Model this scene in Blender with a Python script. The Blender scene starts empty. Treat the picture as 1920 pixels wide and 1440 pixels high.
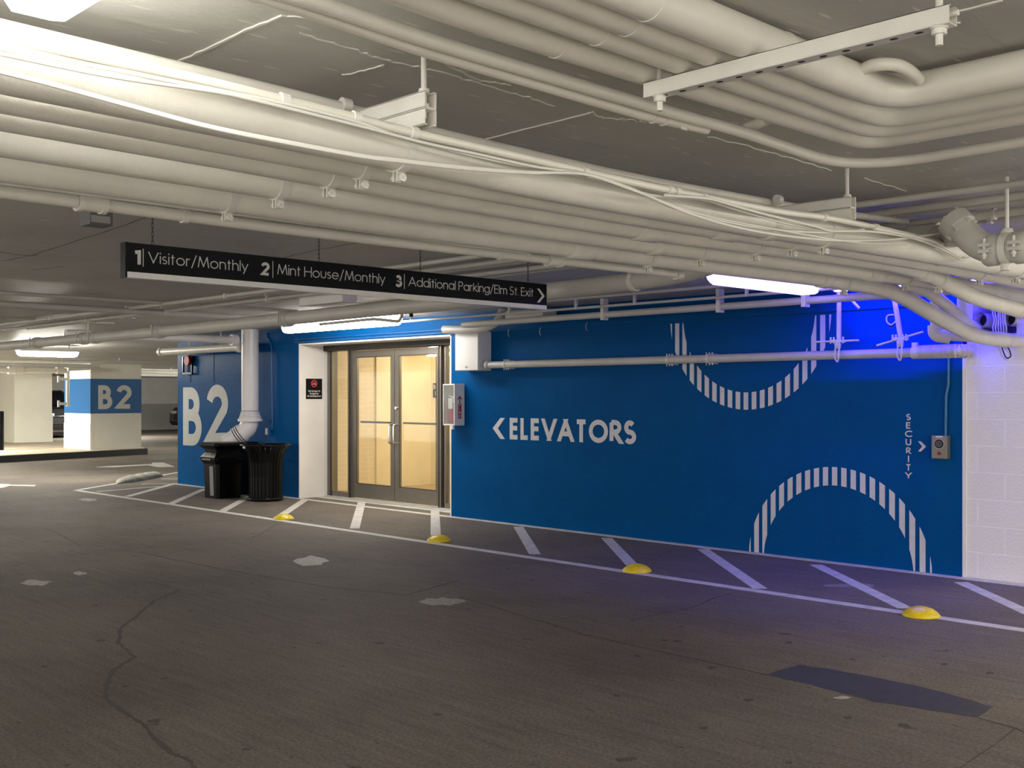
import bpy, math, random
from math import sin, cos, pi, radians
from mathutils import Vector, Matrix
random.seed(7)
scene = bpy.context.scene
COL = scene.collection

# ------------------------------------------------------------------ camera
F = 2074.0; HOR = 742.0; H = 1.5
PHI = math.atan2(0.718, 0.696)
SP, CP = sin(PHI), cos(PHI)
cam = bpy.data.cameras.new('camera'); camo = bpy.data.objects.new('camera', cam); COL.objects.link(camo)
camo.location = (0, 0, H); camo.rotation_euler = (pi/2, 0, PHI)
cam.sensor_width = 36; cam.lens = F/1920*36; cam.shift_y = (HOR-720)/1920.0
cam.clip_start = 0.05; cam.clip_end = 200
scene.camera = camo

# ------------------------------------------------------------------ world + view
world = bpy.data.worlds.new('world'); scene.world = world; world.use_nodes = True
bg = world.node_tree.nodes['Background']; bg.inputs[0].default_value = (1.0, 0.95, 0.87, 1); bg.inputs[1].default_value = 1.5
vs = scene.view_settings
vs.view_transform = 'Standard'; vs.look = 'None'; vs.gamma = 1; vs.use_curve_mapping = False; vs.exposure = 0.5
scene.cycles.max_bounces = 8; scene.cycles.use_denoising = True
scene.cycles.caustics_reflective = False; scene.cycles.caustics_refractive = False
scene.cycles.sample_clamp_indirect = 6.0
# strengths of the fluorescent lamps and the added fill lamps (W/m2/sr)
E_NEAR = 15.0; E_DOOR = 26.0; E_LEFT = 240.0; E_FILL = 38.0; E_BLUE = 5.0; E_STRIP = 190.0; E_VEST = 44.0

# ------------------------------------------------------------------ picture -> place
def ray(px, py):
    X = (px-960)/F; Z = (HOR-py)/F
    return (CP*X - SP, SP*X + CP, Z)
def atz(px, py, z):
    r = ray(px, py); t = (z-H)/r[2]
    return Vector((r[0]*t, r[1]*t, z))
def aty(px, py, y):
    r = ray(px, py); t = y/r[1]
    return Vector((r[0]*t, y, H+r[2]*t))
def atx(px, py, x):
    r = ray(px, py); t = x/r[0]
    return Vector((x, r[1]*t, H+r[2]*t))
def x_on(px, y): return aty(px, HOR, y).x
def y_on(px, x): return atx(px, HOR, x).y

# ------------------------------------------------------------------ materials
def mat(name, color, rough=0.5, metal=0.0, spec=0.5, var=0.0, vscale=6.0, bump=0.0, bscale=40.0, stretch=None, emit=None, estr=0.0, coat=0.0):
    m = bpy.data.materials.new(name); m.use_nodes = True
    nt = m.node_tree; b = nt.nodes['Principled BSDF']
    b.inputs['Base Color'].default_value = (*color, 1); b.inputs['Roughness'].default_value = rough
    b.inputs['Metallic'].default_value = metal; b.inputs['Specular IOR Level'].default_value = spec
    b.inputs['Coat Weight'].default_value = coat
    tc = nt.nodes.new('ShaderNodeTexCoord'); src = tc.outputs['Object']
    if stretch:
        mp = nt.nodes.new('ShaderNodeMapping'); mp.inputs['Scale'].default_value = stretch
        nt.links.new(src, mp.inputs[0]); src = mp.outputs[0]
    if var > 0:
        n = nt.nodes.new('ShaderNodeTexNoise'); n.inputs['Scale'].default_value = vscale; n.inputs['Detail'].default_value = 6
        nt.links.new(src, n.inputs['Vector'])
        r = nt.nodes.new('ShaderNodeValToRGB')
        r.color_ramp.elements[0].position = 0.3; r.color_ramp.elements[1].position = 0.7
        r.color_ramp.elements[0].color = tuple(c*(1-var) for c in color)+(1,)
        r.color_ramp.elements[1].color = tuple(min(1, c*(1+var)) for c in color)+(1,)
        nt.links.new(n.outputs[0], r.inputs[0]); nt.links.new(r.outputs[0], b.inputs['Base Color'])
    if bump > 0:
        n = nt.nodes.new('ShaderNodeTexNoise'); n.inputs['Scale'].default_value = bscale; n.inputs['Detail'].default_value = 5
        nt.links.new(src, n.inputs['Vector'])
        bp = nt.nodes.new('ShaderNodeBump'); bp.inputs['Strength'].default_value = bump; bp.inputs['Distance'].default_value = 0.01
        nt.links.new(n.outputs[0], bp.inputs['Height']); nt.links.new(bp.outputs[0], b.inputs['Normal'])
    if emit:
        b.inputs['Emission Color'].default_value = (*emit, 1); b.inputs['Emission Strength'].default_value = estr
    return m

M = {}
M['pipe'] = mat('painted_pipe', (0.76, 0.735, 0.655), 0.36, var=0.06, vscale=5, bump=0.25, bscale=22)
M['pipe2'] = mat('painted_pipe_grey', (0.55, 0.535, 0.49), 0.42, var=0.06, vscale=5, bump=0.2, bscale=22)
M['pvc'] = mat('white_pvc', (0.80, 0.77, 0.78), 0.32, var=0.03, vscale=3)
M['cable'] = mat('painted_cable', (0.74, 0.72, 0.66), 0.5)
M['steel'] = mat('painted_steel', (0.72, 0.70, 0.64), 0.4, var=0.05, vscale=9, bump=0.1)
M['white'] = mat('white_paint', (0.80, 0.78, 0.74), 0.5, var=0.04, vscale=3, bump=0.15, bscale=30)
M['cream'] = mat('cream_paint', (0.86, 0.75, 0.53), 0.5, var=0.05, vscale=3)
M['greybox'] = mat('grey_enamel', (0.42, 0.41, 0.40), 0.4)
M['dim'] = mat('dark_gap', (0.02, 0.02, 0.02), 0.8)
M['black'] = mat('black_plastic', (0.002, 0.002, 0.0025), 0.3, spec=0.2, var=0.1, vscale=8)
M['signblack'] = mat('sign_black', (0.003, 0.004, 0.006), 0.4, spec=0.15)
M['letter'] = mat('letter_white', (0.62, 0.62, 0.60), 0.5)
M['alu'] = mat('brushed_aluminium', (0.78, 0.78, 0.76), 0.3, metal=0.35, var=0.04, vscale=10)
M['bronze'] = mat('bronze_frame', (0.20, 0.18, 0.15), 0.38, metal=0.6, var=0.05, vscale=6)
M['bronzedark'] = mat('dark_bronze', (0.035, 0.028, 0.022), 0.45, metal=0.3)
M['chrome'] = mat('chrome', (0.75, 0.75, 0.75), 0.15, metal=1.0)
M['paint'] = mat('road_paint', (0.60, 0.585, 0.56), 0.6, var=0.16, vscale=9, bump=0.15, bscale=60)
M['mural'] = mat('mural_white', (0.62, 0.61, 0.62), 0.5, var=0.05, vscale=20)
M['yellow'] = mat('yellow_paint', (0.78, 0.58, 0.01), 0.35, var=0.12, vscale=15, bump=0.2, bscale=30)
M['red'] = mat('red_enamel', (0.35, 0.015, 0.02), 0.5, spec=0.2)
M['crack'] = mat('crack_dark', (0.04, 0.036, 0.032), 0.8)
M['crackgrey'] = mat('crack_grey', (0.062, 0.056, 0.05), 0.8)
M['ridge'] = mat('ceiling_ridge', (0.78, 0.76, 0.70), 0.5)
M['chalk'] = mat('chalk_mark', (0.42, 0.40, 0.38), 0.8, var=0.3, vscale=20)
M['patch'] = mat('smooth_patch', (0.052, 0.05, 0.053), 0.6, var=0.12, vscale=10, bump=0.15, bscale=80)
M['stop'] = mat('worn_concrete', (0.36, 0.34, 0.30), 0.8, var=0.25, vscale=10, bump=0.6, bscale=30)
M['kerb'] = mat('black_kerb', (0.015, 0.014, 0.012), 0.5)
M['bluepaint'] = mat('blue_enamel', (0.005, 0.085, 0.27), 0.35)
M['tyre'] = mat('tyre', (0.01, 0.01, 0.01), 0.8)
M['carpaint'] = mat('black_car_paint', (0.01, 0.01, 0.012), 0.15, coat=0.6)
M['island'] = mat('island_concrete', (0.42, 0.36, 0.27), 0.6, var=0.12, vscale=3)
M['vfloor'] = mat('vestibule_floor', (0.45, 0.33, 0.2), 0.5, var=0.2, vscale=12)
M['lampglow'] = mat('lamp_near', (0.9, 0.9, 0.9), 0.5, emit=(1.0, 0.985, 0.94), estr=E_NEAR)
M['lampdoor'] = mat('lamp_door', (0.9, 0.9, 0.9), 0.5, emit=(1.0, 0.96, 0.92), estr=E_DOOR)
M['fillleft'] = mat('fill_left', (0.9, 0.9, 0.9), 0.5, emit=(1.0, 0.97, 0.85), estr=E_LEFT)  # for unseen lamps added to brighten the left side
M['lamppend'] = mat('lamp_pendant', (0.9, 0.9, 0.9), 0.5, emit=(1.0, 0.97, 0.85), estr=E_LEFT*0.45)
M['fillgrid'] = mat('fill_grid', (0.9, 0.9, 0.9), 0.5, emit=(1.0, 0.94, 0.82), estr=E_FILL)  # for unseen fill lamps added beside and behind the camera
M['lampblue'] = mat('lamp_blue', (0.5, 0.5, 0.9), 0.5, emit=(0.30, 0.22, 1.0), estr=E_BLUE)
M['lampstrip'] = mat('lamp_strip', (0.5, 0.5, 0.9), 0.5, emit=(0.035, 0.02, 1.0), estr=E_STRIP)
M['lampvest'] = mat('lamp_vestibule', (0.9, 0.9, 0.9), 0.5, emit=(1.0, 0.88, 0.66), estr=E_VEST)

# glass
g = bpy.data.materials.new('clear_glass'); g.use_nodes = True; nt = g.node_tree; nt.nodes.clear()
o = nt.nodes.new('ShaderNodeOutputMaterial'); mx = nt.nodes.new('ShaderNodeMixShader'); tr = nt.nodes.new('ShaderNodeBsdfTransparent')
gl = nt.nodes.new('ShaderNodeBsdfGlossy'); gl.inputs['Roughness'].default_value = 0.03
lf = nt.nodes.new('ShaderNodeLayerWeight'); pw = nt.nodes.new('ShaderNodeMath'); pw.operation = 'POWER'; pw.inputs[1].default_value = 4.0; nt.links.new(lf.outputs['Facing'], pw.inputs[0])
lw = nt.nodes.new('ShaderNodeMath'); lw.operation = 'MULTIPLY_ADD'; lw.inputs[1].default_value = 0.6; lw.inputs[2].default_value = 0.04; nt.links.new(pw.outputs[0], lw.inputs[0])
tr.inputs[0].default_value = (0.93, 0.95, 0.93, 1)
nt.links.new(lw.outputs[0], mx.inputs[0]); nt.links.new(tr.outputs[0], mx.inputs[1]); nt.links.new(gl.outputs[0], mx.inputs[2]); nt.links.new(mx.outputs[0], o.inputs[0])
M['glass'] = g

def node(nt, t, **kw):
    n = nt.nodes.new(t)
    for k, v in kw.items(): n.inputs[k].default_value = v
    return n
# floor: worn brownish concrete with streaks along x
def floor_mat():
    m = bpy.data.materials.new('garage_floor'); m.use_nodes = True; nt = m.node_tree; b = nt.nodes['Principled BSDF']; L = nt.links.new
    tc = nt.nodes.new('ShaderNodeTexCoord')
    big = node(nt, 'ShaderNodeTexNoise', Scale=0.45, Detail=5.0, Roughness=0.6); L(tc.outputs['Object'], big.inputs[0])
    mp = nt.nodes.new('ShaderNodeMapping'); mp.inputs['Scale'].default_value = (1.2, 14, 1); mp.inputs['Rotation'].default_value = (0, 0, radians(40)); L(tc.outputs['Object'], mp.inputs[0])
    st = node(nt, 'ShaderNodeTexNoise', Scale=1.5, Detail=8.0, Roughness=0.7); L(mp.outputs[0], st.inputs[0])
    fine = node(nt, 'ShaderNodeTexNoise', Scale=60.0, Detail=5.0, Roughness=0.75); L(tc.outputs['Object'], fine.inputs[0])
    spot = node(nt, 'ShaderNodeTexNoise', Scale=7.0, Detail=2.0); L(tc.outputs['Object'], spot.inputs[0])
    r1 = nt.nodes.new('ShaderNodeValToRGB'); e = r1.color_ramp.elements
    e[0].position = 0.32; e[0].color = (0.118, 0.103, 0.092, 1); e[1].position = 0.7; e[1].color = (0.205, 0.178, 0.152, 1)
    L(big.outputs[0], r1.inputs[0])
    r2 = nt.nodes.new('ShaderNodeValToRGB'); e = r2.color_ramp.elements
    e[0].position = 0.3; e[0].color = (0.78, 0.78, 0.78, 1); e[1].position = 0.72; e[1].color = (1.2, 1.19, 1.17, 1); L(st.outputs[0], r2.inputs[0])
    mx = nt.nodes.new('ShaderNodeMix'); mx.data_type = 'RGBA'; mx.blend_type = 'MULTIPLY'; mx.inputs[0].default_value = 1.0
    L(r1.outputs[0], mx.inputs[6]); L(r2.outputs[0], mx.inputs[7])
    r3 = nt.nodes.new('ShaderNodeValToRGB'); e = r3.color_ramp.elements
    e[0].position = 0.35; e[0].color = (0.55, 0.55, 0.55, 1); e[1].position = 0.65; e[1].color = (1.45, 1.45, 1.45, 1); L(fine.outputs[0], r3.inputs[0])
    m2 = nt.nodes.new('ShaderNodeMix'); m2.data_type = 'RGBA'; m2.blend_type = 'MULTIPLY'; m2.inputs[0].default_value = 0.8
    L(mx.outputs[2], m2.inputs[6]); L(r3.outputs[0], m2.inputs[7])
    r4 = nt.nodes.new('ShaderNodeValToRGB'); e = r4.color_ramp.elements
    e[0].position = 0.27; e[0].color = (0.35, 0.35, 0.35, 1); e[1].position = 0.31; e[1].color = (1, 1, 1, 1); L(spot.outputs[0], r4.inputs[0])
    m3 = nt.nodes.new('ShaderNodeMix'); m3.data_type = 'RGBA'; m3.blend_type = 'MULTIPLY'; m3.inputs[0].default_value = 0.7
    L(m2.outputs[2], m3.inputs[6]); L(r4.outputs[0], m3.inputs[7])
    L(m3.outputs[2], b.inputs['Base Color'])
    b.inputs['Roughness'].default_value = 0.72; b.inputs['Specular IOR Level'].default_value = 0.12
    bp = nt.nodes.new('ShaderNodeBump'); bp.inputs['Strength'].default_value = 0.35; bp.inputs['Distance'].default_value = 0.004
    L(fine.outputs[0], bp.inputs['Height']); L(bp.outputs[0], b.inputs['Normal'])
    return m
M['floor'] = floor_mat()
def ceiling_mat():
    m = bpy.data.materials.new('painted_ceiling'); m.use_nodes = True; nt = m.node_tree; b = nt.nodes['Principled BSDF']; L = nt.links.new
    tc = nt.nodes.new('ShaderNodeTexCoord')
    mp = nt.nodes.new('ShaderNodeMapping'); mp.inputs['Scale'].default_value = (9, 1.6, 1); mp.inputs['Rotation'].default_value = (0, 0, radians(-38)); L(tc.outputs['Object'], mp.inputs[0])
    st = node(nt, 'ShaderNodeTexNoise', Scale=3.0, Detail=7.0, Roughness=0.65); L(mp.outputs[0], st.inputs[0])
    sp = node(nt, 'ShaderNodeTexVoronoi', Scale=1.3); sp.voronoi_dimensions = '2D'; L(mp.outputs[0], sp.inputs[0])
    n = node(nt, 'ShaderNodeTexNoise', Scale=1.1, Detail=6.0); L(tc.outputs['Object'], n.inputs[0])
    r = nt.nodes.new('ShaderNodeValToRGB'); e = r.color_ramp.elements
    e[0].position = 0.3; e[0].color = (0.46, 0.45, 0.42, 1); e[1].position = 0.7; e[1].color = (0.58, 0.57, 0.53, 1); L(n.outputs[0], r.inputs[0])
    rs = nt.nodes.new('ShaderNodeValToRGB'); e = rs.color_ramp.elements
    e[0].position = 0.05; e[0].color = (1, 1, 1, 1); e[1].position = 0.075; e[1].color = (0, 0, 0, 1); L(sp.outputs['Distance'], rs.inputs[0])
    mx = nt.nodes.new('ShaderNodeMix'); mx.data_type = 'RGBA'; L(rs.outputs[0], mx.inputs[0]); L(r.outputs[0], mx.inputs[6]); mx.inputs[7].default_value = (0.72, 0.70, 0.66, 1)
    L(mx.outputs[2], b.inputs['Base Color']); b.inputs['Roughness'].default_value = 0.48; b.inputs['Specular IOR Level'].default_value = 0.35
    bp = nt.nodes.new('ShaderNodeBump'); bp.inputs['Strength'].default_value = 0.55; bp.inputs['Distance'].default_value = 0.012
    L(st.outputs[0], bp.inputs['Height']); L(bp.outputs[0], b.inputs['Normal'])
    return m
M['ceiling'] = ceiling_mat()
def blue_mat():
    m = bpy.data.materials.new('blue_wall'); m.use_nodes = True; nt = m.node_tree; b = nt.nodes['Principled BSDF']; L = nt.links.new
    tc = nt.nodes.new('ShaderNodeTexCoord')
    n = node(nt, 'ShaderNodeTexNoise', Scale=2.0, Detail=8.0, Roughness=0.65); L(tc.outputs['Object'], n.inputs[0])
    r = nt.nodes.new('ShaderNodeValToRGB'); e = r.color_ramp.elements
    e[0].position = 0.3; e[0].color = (0.0005, 0.068, 0.225, 1); e[1].position = 0.75; e[1].color = (0.001, 0.085, 0.265, 1); L(n.outputs[0], r.inputs[0])
    L(r.outputs[0], b.inputs['Base Color']); b.inputs['Roughness'].default_value = 0.4; b.inputs['Specular IOR Level'].default_value = 0.03
    n2 = node(nt, 'ShaderNodeTexNoise', Scale=18.0, Detail=7.0, Roughness=0.6); L(tc.outputs['Object'], n2.inputs[0])
    bp = nt.nodes.new('ShaderNodeBump'); bp.inputs['Strength'].default_value = 0.45; bp.inputs['Distance'].default_value = 0.008
    L(n2.outputs[0], bp.inputs['Height']); L(bp.outputs[0], b.inputs['Normal'])
    return m
M['blue'] = blue_mat()
def block_mat(name, c1, mortar, bw, rh, ox=0.0, swap=False, depth=0.012):
    m = bpy.data.materials.new(name); m.use_nodes = True; nt = m.node_tree; b = nt.nodes['Principled BSDF']; L = nt.links.new
    tc = nt.nodes.new('ShaderNodeTexCoord'); sx = nt.nodes.new('ShaderNodeSeparateXYZ'); L(tc.outputs['Object'], sx.inputs[0])
    cx = nt.nodes.new('ShaderNodeCombineXYZ')
    ad = nt.nodes.new('ShaderNodeMath'); ad.operation = 'ADD'; ad.inputs[1].default_value = ox
    L(sx.outputs['Y' if swap else 'X'], ad.inputs[0]); L(ad.outputs[0], cx.inputs[0]); L(sx.outputs['Z'], cx.inputs[1])
    br = nt.nodes.new('ShaderNodeTexBrick'); br.offset = 0.5; br.inputs['Scale'].default_value = 1.0
    br.inputs['Brick Width'].default_value = bw; br.inputs['Row Height'].default_value = rh; br.inputs['Mortar Size'].default_value = 0.006
    br.inputs['Mortar Smooth'].default_value = 0.3
    br.inputs['Color1'].default_value = (*c1, 1); br.inputs['Color2'].default_value = (*[c*0.97 for c in c1], 1); br.inputs['Mortar'].default_value = (*mortar, 1)
    L(cx.outputs[0], br.inputs['Vector']); L(br.outputs['Color'], b.inputs['Base Color']); b.inputs['Roughness'].default_value = 0.5
    n2 = node(nt, 'ShaderNodeTexNoise', Scale=45.0, Detail=4.0); L(tc.outputs['Object'], n2.inputs[0])
    ml = nt.nodes.new('ShaderNodeMath'); ml.operation = 'MULTIPLY_ADD'; ml.inputs[1].default_value = -2.0; L(br.outputs['Fac'], ml.inputs[0]); L(n2.outputs[0], ml.inputs[2])
    bp = nt.nodes.new('ShaderNodeBump'); bp.inputs['Strength'].default_value = 0.4; bp.inputs['Distance'].default_value = depth
    L(ml.outputs[0], bp.inputs['Height']); L(bp.outputs[0], b.inputs['Normal'])
    return m
M['block'] = block_mat('white_block', (0.83, 0.81, 0.80), (0.90, 0.89, 0.89), 0.44, 0.2185, ox=0.11)
M['vbrick'] = block_mat('cream_brick', (0.82, 0.69, 0.49), (0.88, 0.77, 0.58), 0.22, 0.075, swap=True, depth=0.006)

# ------------------------------------------------------------------ mesh builder
class MB:
    def __init__(s): s.v = []; s.f = []; s.sm = []
    def add(s, vs, fs, smooth=False):
        o = len(s.v); s.v += [tuple(v) for v in vs]; s.f += [tuple(i+o for i in f) for f in fs]; s.sm += [smooth]*len(fs); return s
    def box(s, x0, x1, y0, y1, z0, z1):
        x0, x1 = sorted((x0, x1)); y0, y1 = sorted((y0, y1)); z0, z1 = sorted((z0, z1))
        return s.add([(x0,y0,z0),(x1,y0,z0),(x1,y1,z0),(x0,y1,z0),(x0,y0,z1),(x1,y0,z1),(x1,y1,z1),(x0,y1,z1)],
                     [(0,3,2,1),(4,5,6,7),(0,1,5,4),(1,2,6,5),(2,3,7,6),(3,0,4,7)])
    def bar(s, a, b, w, h, up=(0,0,1)):
        a = Vector(a); b = Vector(b); d = (b-a).normalized(); u = Vector(up)
        r = d.cross(u); r.normalize(); u = r.cross(d)
        vs = [p + r*sx*w/2 + u*sz*h/2 for p in (a, b) for sx, sz in ((-1,-1),(1,-1),(1,1),(-1,1))]
        return s.add(vs, [(0,1,2,3),(7,6,5,4),(0,4,5,1),(1,5,6,2),(2,6,7,3),(3,7,4,0)])
    def tube(s, pts, r, n=16, caps=True, radii=None):
        pts = [Vector(p) for p in pts]; m = len(pts)
        d0 = (pts[1]-pts[0]).normalized()
        ref = Vector((0,0,1)) if abs(d0.z) < 0.9 else Vector((1,0,0))
        u = d0.cross(ref).normalized(); rings = []
        for i, p in enumerate(pts):
            if i == 0: d = d0
            elif i == m-1: d = (pts[i]-pts[i-1]).normalized()
            else: d = ((pts[i]-pts[i-1]).normalized() + (pts[i+1]-pts[i]).normalized()).normalized()
            u = (u - d*u.dot(d)).normalized(); w = d.cross(u)
            rr = radii[i] if radii else r
            rings.append([p + (u*cos(2*pi*k/n) + w*sin(2*pi*k/n))*rr for k in range(n)])
        vs = [v for rg in rings for v in rg]
        fs = [(i*n+k, i*n+(k+1)%n, (i+1)*n+(k+1)%n, (i+1)*n+k) for i in range(m-1) for k in range(n)]
        s.add(vs, fs, True)
        if caps:
            s.add(rings[0], [tuple(range(n))[::-1]]); s.add(rings[-1], [tuple(range(n))])
        return s
    def lathe(s, c, prof, n=32, sx=1, sy=1, smooth=True):
        c = Vector(c); vs = []
        for r, z in prof:
            vs += [c + Vector((r*cos(2*pi*k/n)*sx, r*sin(2*pi*k/n)*sy, z)) for k in range(n)]
        fs = [(i*n+k, i*n+(k+1)%n, (i+1)*n+(k+1)%n, (i+1)*n+k) for i in range(len(prof)-1) for k in range(n)]
        s.add(vs, fs, smooth)
        return s
    def prism(s, pts, ext):
        pts = [Vector(p) for p in pts]; e = Vector(ext); n = len(pts)
        return s.add(pts + [p+e for p in pts], [tuple(range(n))[::-1], tuple(range(n, 2*n))] + [(i, (i+1)%n, n+(i+1)%n, n+i) for i in range(n)])
    def ribbon(s, pts, w, nrm, th):
        """flat strip of width w along pts lying in the plane with normal nrm, th thick"""
        pts = [Vector(p) for p in pts]; nrm = Vector(nrm).normalized()
        if not isinstance(w, (list, tuple)): pts = [p for i, p in enumerate(pts) if i == 0 or (p-pts[i-1]).length > 1e-6]
        m = len(pts)
        closed = (pts[0]-pts[-1]).length < 1e-6 and m > 3
        A = []; B = []
        for i, p in enumerate(pts):
            if closed and i in (0, m-1): d1 = (pts[m-1]-pts[m-2]).normalized(); d2 = (pts[1]-pts[0]).normalized()
            else:
                d1 = (pts[i]-pts[i-1]).normalized() if i > 0 else (pts[1]-pts[0]).normalized()
                d2 = (pts[i+1]-pts[i]).normalized() if i < m-1 else d1
            n1 = nrm.cross(d1); n2 = nrm.cross(d2); q = n1+n2
            if q.length < 1e-4: q = n1
            q.normalize(); k = min(2.2, 1/max(0.2, q.dot(n1)))
            ww = w[i] if isinstance(w, (list, tuple)) else w
            A.append(p+q*ww/2*k); B.append(p-q*ww/2*k)
        vs = A + B + [a+nrm*th for a in A] + [b+nrm*th for b in B]; fs = []
        for i in range(m-1):
            fs += [(2*m+i, 3*m+i, 3*m+i+1, 2*m+i+1), (i, i+1, m+i+1, m+i), (i, 2*m+i, 2*m+i+1, i+1), (m+i, m+i+1, 3*m+i+1, 3*m+i)]
        if not closed: fs += [(0, m, 3*m, 2*m), (m-1, 3*m-1, 4*m-1, 2*m-1)]
        return s.add(vs, fs)
    def build(s, name, m, parent=None, bevel=0.0, loc=None):
        me = bpy.data.meshes.new(name); me.from_pydata(s.v, [], s.f); me.update()
        for p, q in zip(me.polygons, s.sm): p.use_smooth = q
        import bmesh
        bm = bmesh.new(); bm.from_mesh(me); bmesh.ops.recalc_face_normals(bm, faces=bm.faces); bm.to_mesh(me); bm.free()
        me.materials.append(m if not isinstance(m, str) else M[m])
        ob = bpy.data.objects.new(name, me); COL.objects.link(ob)
        if parent is not None:
            ob.parent = parent
            me.transform(Matrix.Translation(-world_loc(parent)))
        if bevel > 0:
            b = ob.modifiers.new('bevel', 'BEVEL'); b.width = bevel; b.segments = 2; b.limit_method = 'ANGLE'; b.angle_limit = radians(40)
        return ob
def world_loc(o):
    v = Vector(o.location)
    while o.parent is not None: o = o.parent; v += Vector(o.location)
    return v
def tag(o, label, cat=None, group=None, kind=None):
    if label: o['label'] = label
    if cat: o['category'] = cat
    if group: o['group'] = group
    if kind: o['kind'] = kind
    return o
def thing(name, loc, label, cat, group=None, kind=None):
    o = bpy.data.objects.new(name, None); COL.objects.link(o); o.location = loc; o.empty_display_size = 0.05
    return tag(o, label, cat, group, kind)
def smooth(pts, n=8):
    pts = [Vector(p) for p in pts]
    if len(pts) < 3: return pts
    P = [2*pts[0]-pts[1]] + pts + [2*pts[-1]-pts[-2]]; out = []
    for i in range(1, len(P)-2):
        for k in range(n):
            t = k/n; a, b, c, d = P[i-1], P[i], P[i+1], P[i+2]
            out.append(0.5*((2*b) + (c-a)*t + (2*a-5*b+4*c-d)*t*t + (3*b-a-3*c+d)*t**3))
    out.append(pts[-1]); return out
def fillet(pts, r, n=8):
    pts = [Vector(p) for p in pts]; out = [pts[0]]
    for i in range(1, len(pts)-1):
        a, b, c = pts[i-1], pts[i], pts[i+1]
        u = (a-b); v = (c-b); k = min(r, u.length*0.49, v.length*0.49)
        p, q = b+u.normalized()*k, b+v.normalized()*k
        for j in range(n+1):
            t = j/n; out.append(p*(1-t)**2 + b*2*t*(1-t) + q*t*t)
    out.append(pts[-1]); return out

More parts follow.
